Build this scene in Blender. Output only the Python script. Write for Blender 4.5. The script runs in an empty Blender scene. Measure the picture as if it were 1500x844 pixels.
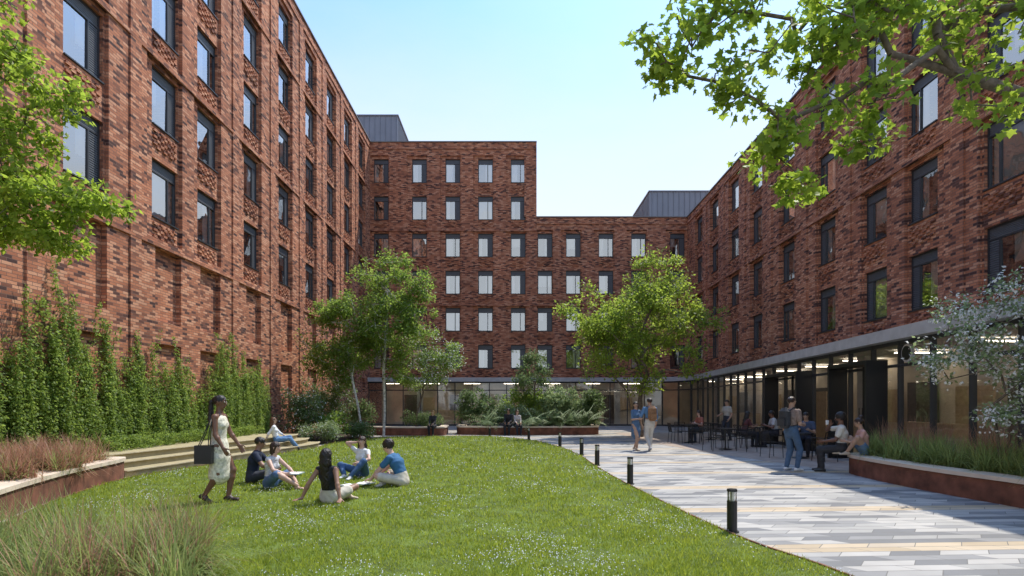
import bpy, math, random
import numpy as np
from mathutils import Vector
random.seed(4); RNG=np.random.default_rng(7)
rad=math.radians
scene=bpy.context.scene
scene.view_settings.view_transform='Standard'
scene.view_settings.look='None'
scene.view_settings.exposure=0
# ------------------------------------------------------------------ camera
cam=bpy.data.cameras.new('camera'); camo=bpy.data.objects.new('camera',cam)
scene.collection.objects.link(camo); scene.camera=camo
camo.location=(0,0,1.63); camo.rotation_euler=(rad(90),0,0)
cam.sensor_width=36; cam.lens=19.2; cam.shift_y=0.1127; cam.clip_end=3000; cam.clip_start=.05
SUN_AZ,SUN_EL=42,59.5
# ------------------------------------------------------------------ world + sun
w=bpy.data.worlds.new('World'); scene.world=w; w.use_nodes=True
nt=w.node_tree; bg=nt.nodes['Background']
sky=nt.nodes.new('ShaderNodeTexSky'); sky.sky_type='NISHITA'; sky.sun_disc=False
sky.sun_elevation=rad(SUN_EL); sky.sun_rotation=rad(SUN_AZ); sky.air_density=1.0; sky.dust_density=1.0; sky.ozone_density=1.2
tc=nt.nodes.new('ShaderNodeTexCoord'); mp=nt.nodes.new('ShaderNodeMapping'); mp.inputs['Scale'].default_value=(1.2,1.2,3.5)
nz=nt.nodes.new('ShaderNodeTexNoise'); nz.inputs['Scale'].default_value=2.2; nz.inputs['Detail'].default_value=7; nz.inputs['Roughness'].default_value=.62
nt.links.new(tc.outputs['Generated'],mp.inputs[0]); nt.links.new(mp.outputs[0],nz.inputs[0])
sz=nt.nodes.new('ShaderNodeSeparateXYZ'); nt.links.new(tc.outputs['Generated'],sz.inputs[0])
hz=nt.nodes.new('ShaderNodeMath'); hz.operation='MULTIPLY_ADD'; hz.inputs[1].default_value=.12; nt.links.new(nz.outputs['Fac'],hz.inputs[0]); nt.links.new(sz.outputs['Z'],hz.inputs[2])
cr=nt.nodes.new('ShaderNodeValToRGB'); e=cr.color_ramp.elements; e[0].position=.34; e[0].color=(.97,.97,.97,1); e[1].position=.98; e[1].color=(.05,.05,.05,1)
x=e.new(.48); x.color=(.72,.72,.72,1); x=e.new(.66); x.color=(.18,.18,.18,1)
nt.links.new(hz.outputs[0],cr.inputs[0])
gn=nt.nodes.new('ShaderNodeMixRGB'); gn.blend_type='MULTIPLY'; gn.inputs[0].default_value=1; gn.inputs[2].default_value=(1.2,1.85,2.45,1); nt.links.new(sky.outputs[0],gn.inputs[1])
mx=nt.nodes.new('ShaderNodeMixRGB'); mx.inputs['Color2'].default_value=(6.3,6.7,7.0,1)
nt.links.new(cr.outputs[0],mx.inputs['Fac']); nt.links.new(gn.outputs[0],mx.inputs['Color1']); nt.links.new(mx.outputs[0],bg.inputs['Color'])
bg.inputs['Strength'].default_value=0.15
sl=bpy.data.lights.new('sun','SUN'); sl.energy=5.0; sl.angle=rad(.5); sl.color=(1,.93,.80)
so=bpy.data.objects.new('sun',sl); scene.collection.objects.link(so)
sd=Vector((math.sin(rad(SUN_AZ))*math.cos(rad(SUN_EL)),math.cos(rad(SUN_AZ))*math.cos(rad(SUN_EL)),math.sin(rad(SUN_EL))))
so.rotation_euler=sd.to_track_quat('Z','Y').to_euler(); so.location=(20,20,40)

# ------------------------------------------------------------------ materials
MATS={}
def newmat(name):
    m=bpy.data.materials.new(name); m.use_nodes=True
    n=m.node_tree.nodes; return m,m.node_tree,n['Principled BSDF']
def ramp(nt,stops,constant=False):
    r=nt.nodes.new('ShaderNodeValToRGB'); e=r.color_ramp.elements
    if constant: r.color_ramp.interpolation='CONSTANT'
    e[0].position=stops[0][0]; e[0].color=(*stops[0][1],1)
    e[1].position=stops[1][0]; e[1].color=(*stops[1][1],1)
    for p,c in stops[2:]:
        x=e.new(p); x.color=(*c,1)
    return r
def plain(name,col,rough=.7,var=.15,scale=8,metal=0,bump=0,bscale=60,spec=.5,emit=0):
    if name in MATS: return MATS[name]
    m,nt,p=newmat(name); L=nt.links
    tc=nt.nodes.new('ShaderNodeTexCoord'); n=nt.nodes.new('ShaderNodeTexNoise'); n.inputs['Scale'].default_value=scale; n.inputs['Detail'].default_value=5
    L.new(tc.outputs['Object'],n.inputs[0])
    a=tuple(c*(1-var) for c in col); b=tuple(min(1,c*(1+var)) for c in col)
    r=ramp(nt,[(.3,a),(.7,b)]); L.new(n.outputs['Fac'],r.inputs[0]); L.new(r.outputs[0],p.inputs['Base Color'])
    p.inputs['Roughness'].default_value=rough; p.inputs['Metallic'].default_value=metal; p.inputs['Specular IOR Level'].default_value=spec
    if emit: p.inputs['Emission Color'].default_value=(1,.86,.66,1); p.inputs['Emission Strength'].default_value=emit
    if bump:
        n2=nt.nodes.new('ShaderNodeTexNoise'); n2.inputs['Scale'].default_value=bscale; n2.inputs['Detail'].default_value=4
        L.new(tc.outputs['Object'],n2.inputs[0]); b_=nt.nodes.new('ShaderNodeBump'); b_.inputs['Strength'].default_value=bump; b_.inputs['Distance'].default_value=.02
        L.new(n2.outputs['Fac'],b_.inputs['Height']); L.new(b_.outputs[0],p.inputs['Normal'])
    MATS[name]=m; return m
def brick_mat(name,dark=1.0):
    m,nt,p=newmat(name); L=nt.links
    uv=nt.nodes.new('ShaderNodeUVMap'); b=nt.nodes.new('ShaderNodeTexBrick')
    b.inputs['Scale'].default_value=1; b.inputs['Brick Width'].default_value=.24; b.inputs['Row Height'].default_value=.076
    b.inputs['Mortar Size'].default_value=.0065; b.inputs['Mortar Smooth'].default_value=.2; b.inputs['Bias'].default_value=0
    b.inputs['Color1'].default_value=(0,0,0,1); b.inputs['Color2'].default_value=(1,1,1,1); b.inputs['Mortar'].default_value=(.5,.5,.5,1)
    L.new(uv.outputs[0],b.inputs['Vector'])
    d=dark
    r=ramp(nt,[(0,(.075*d,.04*d,.036*d)),(.15,(.20*d,.082*d,.055*d)),(.32,(.41*d,.155*d,.085*d)),(.68,(.54*d,.215*d,.115*d)),(.9,(.66*d,.33*d,.20*d))])
    L.new(b.outputs['Color'],r.inputs[0])
    n=nt.nodes.new('ShaderNodeTexNoise'); n.inputs['Scale'].default_value=.35; n.inputs['Detail'].default_value=8; n.inputs['Roughness'].default_value=.6; L.new(uv.outputs[0],n.inputs[0])
    r2=ramp(nt,[(.3,(.76,.75,.76)),(.7,(1.1,1.08,1.05))]); L.new(n.outputs['Fac'],r2.inputs[0])
    mu=nt.nodes.new('ShaderNodeMixRGB'); mu.blend_type='MULTIPLY'; mu.inputs[0].default_value=1
    L.new(r.outputs[0],mu.inputs[1]); L.new(r2.outputs[0],mu.inputs[2])
    mo=nt.nodes.new('ShaderNodeMixRGB'); mo.inputs[2].default_value=(.19*d,.115*d,.09*d,1)
    L.new(b.outputs['Fac'],mo.inputs[0]); L.new(mu.outputs[0],mo.inputs[1]); L.new(mo.outputs[0],p.inputs['Base Color'])
    p.inputs['Roughness'].default_value=.85; p.inputs['Specular IOR Level'].default_value=.25
    inv=nt.nodes.new('ShaderNodeMath'); inv.operation='SUBTRACT'; inv.inputs[0].default_value=1; L.new(b.outputs['Fac'],inv.inputs[1])
    n3=nt.nodes.new('ShaderNodeTexNoise'); n3.inputs['Scale'].default_value=25; L.new(uv.outputs[0],n3.inputs[0])
    ad=nt.nodes.new('ShaderNodeMath'); ad.operation='MULTIPLY_ADD'; ad.inputs[1].default_value=.5; L.new(n3.outputs['Fac'],ad.inputs[0]); L.new(inv.outputs[0],ad.inputs[2])
    # single bricks stand slightly proud of their neighbours
    ad2=nt.nodes.new('ShaderNodeMath'); ad2.operation='MULTIPLY_ADD'; ad2.inputs[1].default_value=.7; L.new(b.outputs['Color'],ad2.inputs[0]); L.new(ad.outputs[0],ad2.inputs[2])
    bu=nt.nodes.new('ShaderNodeBump'); bu.inputs['Strength'].default_value=.7; bu.inputs['Distance'].default_value=.014
    L.new(ad2.outputs[0],bu.inputs['Height']); L.new(bu.outputs[0],p.inputs['Normal'])
    return m
BRICK=brick_mat('red_brick'); 
def glass_mat(name,tint=(.75,.8,.82),base=.06,wav=0):
    m=bpy.data.materials.new(name); m.use_nodes=True; nt=m.node_tree; L=nt.links
    for n in list(nt.nodes): nt.nodes.remove(n)
    o=nt.nodes.new('ShaderNodeOutputMaterial'); t=nt.nodes.new('ShaderNodeBsdfTransparent'); t.inputs[0].default_value=(*tint,1)
    g=nt.nodes.new('ShaderNodeBsdfGlossy'); g.inputs['Roughness'].default_value=.02; g.inputs['Color'].default_value=(.95,.97,1,1)
    f=nt.nodes.new('ShaderNodeLayerWeight'); f.inputs['Blend'].default_value=.28
    if wav:
        tc=nt.nodes.new('ShaderNodeTexCoord'); n=nt.nodes.new('ShaderNodeTexNoise'); n.inputs['Scale'].default_value=1.1; L.new(tc.outputs['Object'],n.inputs[0])
        b=nt.nodes.new('ShaderNodeBump'); b.inputs['Strength'].default_value=wav; b.inputs['Distance'].default_value=.02; L.new(n.outputs['Fac'],b.inputs['Height']); L.new(b.outputs[0],g.inputs['Normal'])
    mm=nt.nodes.new('ShaderNodeMath'); mm.operation='MULTIPLY_ADD'; mm.inputs[1].default_value=.85; mm.inputs[2].default_value=base; L.new(f.outputs['Fresnel'],mm.inputs[0])
    mi=nt.nodes.new('ShaderNodeMixShader'); L.new(mm.outputs[0],mi.inputs[0]); L.new(t.outputs[0],mi.inputs[1]); L.new(g.outputs[0],mi.inputs[2]); L.new(mi.outputs[0],o.inputs[0])
    return m
GLASS=glass_mat('window_glass',(.95,.97,.98),base=.40,wav=.6); GLASS2=glass_mat('shopfront_glass',(.92,.94,.94),.10,.3)
FRAME=plain('dark_metal_frame',(.035,.037,.042),.4,.1); LOUVRE=plain('grey_louvre',(.12,.13,.15),.45,.1)
CURT=plain('white_curtain',(.88,.88,.87),.9,.04); INTER=plain('dark_interior',(.13,.12,.11),.9,.3,2)
_cn=CURT.node_tree; _p=_cn.nodes['Principled BSDF']; _t=_cn.nodes.new('ShaderNodeBsdfTranslucent'); _t.inputs[0].default_value=(.85,.85,.84,1); _m=_cn.nodes.new('ShaderNodeMixShader'); _m.inputs[0].default_value=.3
_o=_cn.nodes['Material Output']; _cn.links.new(_p.outputs[0],_m.inputs[1]); _cn.links.new(_t.outputs[0],_m.inputs[2]); _cn.links.new(_m.outputs[0],_o.inputs[0])
CONC=plain('pale_concrete',(.46,.45,.44),.8,.12,3,bump=.2); COPE=plain('metal_coping',(.16,.15,.15),.5,.1)
def leaf_mat(name,c1,c2,trans=.45,rough=.5,gain=2.3):
    m=bpy.data.materials.new(name); m.use_nodes=True; nt=m.node_tree; L=nt.links
    for n in list(nt.nodes): nt.nodes.remove(n)
    o=nt.nodes.new('ShaderNodeOutputMaterial'); g=nt.nodes.new('ShaderNodeNewGeometry')
    r=ramp(nt,[(0,c1),(1,c2)]); 
    tc=nt.nodes.new('ShaderNodeTexCoord'); n=nt.nodes.new('ShaderNodeTexNoise'); n.inputs['Scale'].default_value=1.6; n.inputs['Detail'].default_value=3; L.new(tc.outputs['Object'],n.inputs[0])
    a=nt.nodes.new('ShaderNodeMath'); a.operation='MULTIPLY_ADD'; a.inputs[1].default_value=.55; a.inputs[2].default_value=-.05; L.new(g.outputs['Random Per Island'],a.inputs[0])
    a2=nt.nodes.new('ShaderNodeMath'); a2.operation='MULTIPLY_ADD'; a2.inputs[1].default_value=.55; L.new(n.outputs['Fac'],a2.inputs[0]); L.new(a.outputs[0],a2.inputs[2]); L.new(a2.outputs[0],r.inputs[0])
    d=nt.nodes.new('ShaderNodeBsdfPrincipled'); d.inputs['Roughness'].default_value=rough; d.inputs['Specular IOR Level'].default_value=.3; L.new(r.outputs[0],d.inputs['Base Color'])
    t=nt.nodes.new('ShaderNodeBsdfTranslucent'); 
    hs=nt.nodes.new('ShaderNodeHueSaturation'); hs.inputs['Value'].default_value=gain; hs.inputs['Saturation'].default_value=1.0; hs.inputs['Hue'].default_value=.488; L.new(r.outputs[0],hs.inputs['Color']); L.new(hs.outputs[0],t.inputs[0])
    mi=nt.nodes.new('ShaderNodeMixShader'); mi.inputs[0].default_value=trans; L.new(d.outputs[0],mi.inputs[1]); L.new(t.outputs[0],mi.inputs[2]); L.new(mi.outputs[0],o.inputs[0])
    return m
LEAF_MAPLE=leaf_mat('maple_leaves',(.07,.12,.015),(.25,.34,.04),.58)
LEAF_MID=leaf_mat('tree_leaves',(.08,.13,.018),(.26,.34,.05),.55)
LEAF_BIRCH=leaf_mat('birch_leaves',(.06,.11,.02),(.21,.30,.055),.52)
LEAF_CLIMB=leaf_mat('climber_leaves',(.06,.11,.02),(.24,.32,.065),.45)
LEAF_SHRUB=leaf_mat('shrub_leaves',(.045,.085,.03),(.18,.25,.09),.38,gain=1.9)
LEAF_GREY=leaf_mat('silvery_leaves',(.10,.16,.06),(.30,.37,.18),.4,gain=1.9)
FLOWER=leaf_mat('white_blossom',(.78,.78,.76),(.93,.92,.90),.3,gain=1)
GRASSM=leaf_mat('lawn_grass_blades',(.10,.165,.016),(.33,.38,.05),.42,gain=2.0)
TUFT=leaf_mat('ornamental_grass_green',(.09,.145,.03),(.34,.39,.14),.4,gain=1.8)
TUFTR=leaf_mat('ornamental_grass_russet',(.24,.12,.07),(.52,.32,.21),.35,gain=1.4)
BARK=plain('bark',(.15,.115,.085),.9,.4,14,bump=.6,bscale=40); BARKW=plain('birch_bark',(.55,.52,.47),.8,.5,9)
CORTEN=plain('weathered_steel',(.17,.065,.038),.85,.45,4,bump=.2); STONE=plain('cream_stone_coping',(.64,.53,.42),.75,.1,3)
SOIL=plain('soil',(.06,.042,.03),.95,.4,6,bump=.5); STEP=plain('tan_step_stone',(.36,.30,.17),.85,.15,5,bump=.2)
BLACK=plain('black_metal',(.012,.012,.013),.35,.1)

# ------------------------------------------------------------------ helpers
def link(o,parent=None):
    scene.collection.objects.link(o)
    if parent: o.parent=parent
    return o
def empty(name,loc=(0,0,0)):
    e=bpy.data.objects.new(name,None); e.empty_display_size=.2; e.location=loc; scene.collection.objects.link(e); return e
def np_mesh(name,V,F,mats,parent=None,mi=None,smooth=False,uv=None):
    V=np.asarray(V,dtype=np.float32); F=np.asarray(F,dtype=np.int32); m,k=F.shape
    me=bpy.data.meshes.new(name); me.vertices.add(len(V)); me.vertices.foreach_set('co',V.ravel())
    me.loops.add(m*k); me.loops.foreach_set('vertex_index',F.ravel())
    me.polygons.add(m); me.polygons.foreach_set('loop_start',np.arange(m,dtype=np.int32)*k); me.polygons.foreach_set('loop_total',np.full(m,k,dtype=np.int32))
    for x in mats: me.materials.append(x)
    if mi is not None: me.polygons.foreach_set('material_index',np.asarray(mi,dtype=np.int32))
    me.polygons.foreach_set('use_smooth',np.full(m,smooth,dtype=bool))
    me.update(calc_edges=True); 
    o=bpy.data.objects.new(name,me); return link(o,parent)
class MB:
    def __init__(s): s.v=[]; s.f=[]; s.m=[]; s.uv=[]
    def quad(s,a,b,c,d,m=0,uv=None):
        i=len(s.v); s.v+= [tuple(a),tuple(b),tuple(c),tuple(d)]; s.f.append((i,i+1,i+2,i+3)); s.m.append(m); s.uv+= (uv or [(0,0),(1,0),(1,1),(0,1)])
    def box(s,x0,x1,y0,y1,z0,z1,m=0,T=None):
        P=[(x0,y0,z0),(x1,y0,z0),(x1,y1,z0),(x0,y1,z0),(x0,y0,z1),(x1,y0,z1),(x1,y1,z1),(x0,y1,z1)]
        Q=[T(*p) for p in P] if T else P
        for f in ((0,3,2,1),(4,5,6,7),(0,1,5,4),(1,2,6,5),(2,3,7,6),(3,0,4,7)):
            uv=[(P[k][0]+P[k][1],P[k][2]) if f not in ((0,3,2,1),(4,5,6,7)) else (P[k][0],P[k][1]) for k in f]
            s.quad(*[Q[k] for k in f],m=m,uv=uv)
    def tube(s,pts,r,n=8,m=0):
        pts=[np.array(p,float) for p in pts]; rs=r if isinstance(r,(list,tuple)) else [r]*len(pts)
        rings=[]
        for i,p in enumerate(pts):
            d=(pts[min(i+1,len(pts)-1)]-pts[max(i-1,0)]); d/=np.linalg.norm(d)+1e-9
            a=np.cross(d,(0,0,1) if abs(d[2])<.9 else (1,0,0)); a/=np.linalg.norm(a); b=np.cross(d,a)
            rings.append([p+rs[i]*(a*math.cos(2*math.pi*k/n)+b*math.sin(2*math.pi*k/n)) for k in range(n)])
        for i in range(len(pts)-1):
            for k in range(n):
                k2=(k+1)%n; s.quad(rings[i][k],rings[i][k2],rings[i+1][k2],rings[i+1][k],m)
        for ring,p in ((rings[0],pts[0]),(rings[-1],pts[-1])):
            for k in range(0,n,2): s.quad(p,ring[k],ring[(k+1)%n],ring[(k+2)%n],m)
    def build(s,name,mats,parent=None,smooth=False):
        o=np_mesh(name,np.array(s.v),np.array(s.f),mats,parent,s.m,smooth)
        ul=o.data.uv_layers.new(name='UVMap'); ul.data.foreach_set('uv',np.array(s.uv,dtype=np.float32).ravel()); return o
def prism(name,poly,z0,z1,mat,parent=None,flat=False):
    n=len(poly); V=[(x,y,z1) for x,y in poly]; F=[tuple(range(n))]
    if not flat:
        V+=[(x,y,z0) for x,y in poly]; F.append(tuple(range(2*n-1,n-1,-1)))
        F+=[(i,i+n,(i+1)%n+n,(i+1)%n) for i in range(n)]
    me=bpy.data.meshes.new(name); me.from_pydata(V,[],F); me.materials.append(mat); me.update()
    return link(bpy.data.objects.new(name,me),parent)
def smoothline(P,n=6):
    P=[np.array(p,float) for p in P]; out=[]
    for i in range(len(P)-1):
        p0=P[max(i-1,0)];p1=P[i];p2=P[i+1];p3=P[min(i+2,len(P)-1)]
        for k in range(n):
            t=k/n; out.append(.5*((2*p1)+(-p0+p2)*t+(2*p0-5*p1+4*p2-p3)*t*t+(-p0+3*p1-3*p2+p3)*t**3))
    out.append(P[-1]); return out
def offset(P,d):
    out=[]
    for i in range(len(P)):
        a=P[max(i-1,0)]; b=P[min(i+1,len(P)-1)]; t=b-a; t=t/np.linalg.norm(t); out.append(P[i]+d*np.array([t[1],-t[0]]))
    return out
def ribbon(name,P,d0,d1,z0,z1,mat,parent=None):
    A=offset(P,d0);B=offset(P,d1)
    mb=MB(); 
    for i in range(len(P)-1):
        a,b,c,d=A[i],A[i+1],B[i+1],B[i]
        mb.quad((*a,z1),(*b,z1),(*c,z1),(*d,z1)); mb.quad((*a,z0),(*b,z0),(*b,z1),(*a,z1)); mb.quad((*d,z0),(*c,z0),(*c,z1),(*d,z1))
    for i in (0,len(P)-1): mb.quad((*A[i],z0),(*B[i],z0),(*B[i],z1),(*A[i],z1))
    return mb.build(name,[mat],parent)

# ------------------------------------------------------------------ facades
SH=1.75; PITCH=2.73
def facade(parent,tag,O,U,N,W,v0,v1,cols,sill0,rows,blind_rows=(),width=1.22,checker=True,flip=1):
    O=np.array(O,float);U=np.array(U,float);U/=np.linalg.norm(U);N=np.array(N,float);N/=np.linalg.norm(N)
    def T(u,v,d): 
        p=O+U*u+N*d; return (p[0],p[1],O[2]+v)
    TB=lambda u,d,v:T(u,v,d)
    wins=[];recs=[]
    for c in cols:
        for r in rows:
            s=sill0+PITCH*r
            if s+SH<v1-.3: wins.append((c-width/2,c+width/2,s,s+SH))
        for r in blind_rows:
            s=sill0+PITCH*r; recs.append((c-width/2,c+width/2,s-.3,s+SH+.1,-.16)); recs.append((c-width/2,c+width/2,.9,s-.95,-.13))
        nr=max(rows)+1
        ex=.36
        r=min(rows)
        while r<nr:
            if (nr-r)>=2:
                a=sill0+PITCH*r-.62; b=min(sill0+PITCH*(r+1)+SH+.22,v1-.55); r+=2
            else:
                a=sill0+PITCH*r-.62; b=min(sill0+PITCH*r+SH+.22,v1-.55); r+=1
            e0,e1=(ex,.06) if flip>0 else (.06,ex)
            recs.append((max(0.02,c-width/2-e0),min(W-.02,c+width/2+e1),a,b,-.10))
    ub={0.0,W};vb={v0,v1}
    for a in wins: ub|={a[0],a[1]};vb|={a[2],a[3]}
    for a in recs: ub|={a[0],a[1]};vb|={a[2],a[3]}
    ub=sorted(x for x in ub if 0<=x<=W);vb=sorted(x for x in vb if v0<=x<=v1)
    nu,nv=len(ub)-1,len(vb)-1
    D=np.zeros((nu,nv));M=np.zeros((nu,nv),int)
    uc=np.array([(ub[i]+ub[i+1])/2 for i in range(nu)]);vc=np.array([(vb[i]+vb[i+1])/2 for i in range(nv)])
    for a in recs:
        s=np.ix_((uc>a[0])&(uc<a[1]),(vc>a[2])&(vc<a[3])); D[s]=a[4]
    for a in wins:
        s=np.ix_((uc>a[0])&(uc<a[1]),(vc>a[2])&(vc<a[3])); D[s]=-.85; M[s]=1
    mb=MB()
    for i in range(nu):
        for j in range(nv):
            d=D[i,j]; a,b,c,e=ub[i],ub[i+1],vb[j],vb[j+1]
            mb.quad(T(a,c,d),T(b,c,d),T(b,e,d),T(a,e,d),M[i,j],[(a,c),(b,c),(b,e),(a,e)])
            if i+1<nu and D[i+1,j]!=d:
                d2=D[i+1,j]; mb.quad(T(b,c,d),T(b,c,d2),T(b,e,d2),T(b,e,d),0,[(b+d,c),(b+d2,c),(b+d2,e),(b+d,e)])
            if j+1<nv and D[i,j+1]!=d:
                d2=D[i,j+1]; mb.quad(T(a,e,d),T(b,e,d),T(b,e,d2),T(a,e,d2),0,[(a,e+d),(b,e+d),(b,e+d2),(a,e+d2)])
    r=min(rows)
    while r<max(rows)+1:
        a=sill0+PITCH*r-.62-.14; mb.box(0,W,.0015,.05,a-.1,a,0,TB); r+=2
    mb.box(0,W,.0015,.05,v1-.5,v1-.38,0,TB)
    cs=sorted(cols)
    for i in range(0,len(cs)-1):
        m_=(cs[i]+cs[i+1])/2
        if cs[i+1]-cs[i]>2.6 and W>20: mb.box(m_-.14,m_+.30,.0015,.045,v0+.01,v1-.52,0,TB)
    if checker:
        for c in cols:
            for r in list(rows)+[max(rows)+1]:
                s=sill0+PITCH*r
                for jr in range(6):
                    vv=s-.1-.095*(jr+1)
                    if vv<v0 or vv>v1-.6: continue
                    if r==min(rows) and jr>4: continue
                    for q in range(4):
                        uu=c-width/2+.03+q*.31+(.15 if jr%2 else 0)
                        if uu+.15<c+width/2: mb.box(uu,uu+.15,-.098,-.05,vv,vv+.075,0,TB)
    mb.build(tag+'_brick_wall',[BRICK,INTER],parent)
    fr=MB();gl=MB();cu=MB()
    for (a,b,c,d) in wins:
        fr.box(a+.002,b-.002,-.26,-.06,c+.002,c+.035,0,TB)
        t=.055; z0,z1=-.26,-.19
        fr.box(a,a+t,z0,z1,c+.035,d,0,TB); fr.box(b-t,b,z0,z1,c+.035,d,0,TB); fr.box(a+t,b-t,z0,z1,c+.035,c+.09,0,TB); fr.box(a+t,b-t,z0,z1,d-t,d,0,TB)
        tr=d-.36; fr.box(a+t,b-t,z0,z1,tr,tr+.05,0,TB)
        if flip>0: mu=b-t-.34; s0,s1=mu+.045,b-t; g0,g1=a+t,mu
        else: mu=a+t+.34-.045; s0,s1=a+t,mu; g0,g1=mu+.045,b-t
        fr.box(mu,mu+.045,z0,z1,c+.09,tr,0,TB)
        for k in range(6):
            q=tr+.05+k*.043; fr.box(a+t,b-t,-.245,-.205,q+.004,q+.03,1,TB)
        fr.box(a+t,b-t,-.256,-.248,tr+.05,d-t,1,TB)
        side=random.random()<.6
        if side:
            n=22
            for k in range(n):
                q=c+.09+k*(tr-c-.09)/n; fr.box(s0,s1,-.24,-.205,q+.006,q+.04,1,TB)
            fr.box(s0,s1,-.256,-.248,c+.09,tr,1,TB)
        else: gl.quad(T(s0,c+.09,-.235),T(s1,c+.09,-.235),T(s1,tr,-.235),T(s0,tr,-.235))
        k1,k2=random.uniform(-.008,.008),random.uniform(-.008,.008)
        gl.quad(T(g0,c+.09,-.225+k1),T(g1,c+.09,-.225-k1),T(g1,tr,-.225-k2),T(g0,tr,-.225+k2))
        k=random.random(); spans=[]
        W_=b-a-.12
        if k<.30: spans=[(a+.06,a+.06+W_*random.uniform(.3,.5))]
        elif k<.55: spans=[(a+.06,a+.06+W_*.25),(b-.06-W_*.45,b-.06)]
        elif k<.82: spans=[(a+.06,b-.06)]
        elif k<.95: spans=[(b-.06-W_*.5,b-.06)]
        bot=c+.04 if random.random()<.7 else c+random.uniform(.3,1.0)
        for (p,q) in spans:
            n=max(4,int((q-p)/.05)); 
            for m in range(n):
                u0=p+(q-p)*m/n;u1=p+(q-p)*(m+1)/n; e0=-.275+(0 if m%2 else -.045); e1=-.275+(-.045 if m%2 else 0)
                cu.quad(T(u0,bot,e0),T(u1,bot,e1),T(u1,d-.02,e1),T(u0,d-.02,e0))
    fr.build(tag+'_window_frames',[FRAME,LOUVRE],parent); gl.build(tag+'_window_glass',[GLASS],parent)
    if cu.v: cu.build(tag+'_curtains',[CURT],parent)
    cp=MB(); cp.box(-.01,W+.01,-.4,.07,v1+.001,v1+.07,0,TB); cp.build(tag+'_coping',[COPE],parent)
def volume(parent,tag,x0,x1,y0,y1,z0,z1):
    mb=MB(); mb.box(x0,x1,y0,y1,z0,z1); return mb.build(tag,[BRICK],parent)
XL=-10.4
HL,HR=20.75,15.25
LB=empty('brick_apartment_building')
ycols=[10.2,13.4,16.55,18.85,22.0,25.2,28.4,31.6,34.8,38.0]
facade(LB,'facade',(XL,2,0),(0,1,0),(1,0,0),38.0,0,HL,[y-2 for y in ycols],4.35,[1,2,3,4,5],[0],1.25)
volume(LB,'building_body',-23,XL-.9,2,50,0,HL-.02)
mb=MB(); mb.box(XL-.9,XL-.002,1.9,2-.002,0,HL-.02); mb.build('end_wall',[BRICK],LB)
BB=empty('brick_apartment_building')
sp=12.2
xc=[(p-540)/20 for p in (556,612,661,709,757)]
facade(BB,'tall_facade',(XL,40,0),(1,0,0),(0,-1,0),sp,3.5,HL,xc,4.17,[0,1,2,3,4,5],[],1.08)
xc2=[(p-784)/20 for p in (790+1,838,886,934,991)]
xc2[0]=.62
facade(BB,'low_facade',(XL+sp,40,0),(1,0,0),(0,-1,0),12.85-XL-sp,3.5,HR,xc2,4.17,[0,1,2,3],[],1.08)
volume(BB,'tall_body',XL-2,XL+sp-.003,40.9,53,3.5,HL-.02); volume(BB,'low_body',XL+sp+.0,26,40.9,53,3.5,HR-.02)
mb=MB(); mb.box(XL+sp-.9,XL+sp-.001,40.002,41,HR+.075,HL-.02); mb.build('tall_return_wall',[BRICK],BB)
RB=empty('brick_apartment_building')
ang=.018; ur=np.array([-ang,-1,0]); nr=np.array([-1,ang,0])
ry=[37.6,34.6,31.4,28.4,25.1,21.9,18.9,16.66,13.85,10.9,8.2]
facade(RB,'facade',(12.85,40,0),ur,nr,37.0,3.5,HR,[40-y for y in ry],4.5,[0,1,2,3],[],1.2,flip=-1)
mb=MB()
L0=np.array([12.85,40.])+np.array([.92,0]);L1=np.array([12.85-37*ang,3.])+np.array([.92,0])
for z0,z1 in ((3.5,HR-.02),):
    a,b,c,d=L0,L1,np.array([26,3.]),np.array([26,40.88])
    mb.quad((*a,z1),(*b,z1),(*c,z1),(*d,z1)); mb.quad((*a,z0),(*b,z0),(*c,z0),(*d,z0))
    for p,q in ((a,b),(b,c),(c,d),(d,a)):
        mb.quad((*p,z0),(*q,z0),(*q,z1),(*p,z1),0,[(0,z0),(10,z0),(10,z1),(0,z1)])
mb.build('building_body',[BRICK],RB)
mb=MB(); e=L1-np.array([.92,0]); mb.quad((*e,3.5),(*L1,3.5),(*L1,HR),(*e,HR)); mb.build('end_wall',[BRICK],RB)
SEAM=plain('zinc_cladding',(.20,.22,.26),.45,.08,1,metal=.3)
def plant(x0,x1,y0,y1,z0,z1):
    mb=MB(); 
    mb.box(x0,x1,y0,y1,z0,z1)
    x=x0+.2
    while x<x1: mb.box(x,x+.04,y0-.05,y0-.001,z0,z1-.001); x+=.42
    y=y0+.2
    while y<y1: mb.box(x1+.001,x1+.05,y,y+.04,z0,z1-.001); mb.box(x0-.05,x0-.001,y,y+.04,z0,z1-.001); y+=.42
    mb.box(x0-.08,x1+.08,y0-.08,y1+.08,z1,z1+.08)
    mb.build('rooftop_plant_room',[SEAM])
plant(-12.6,-8.9,42.5,49,HL,24.0); plant(10.7,18,42.5,48,HR,18.1)

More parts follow.
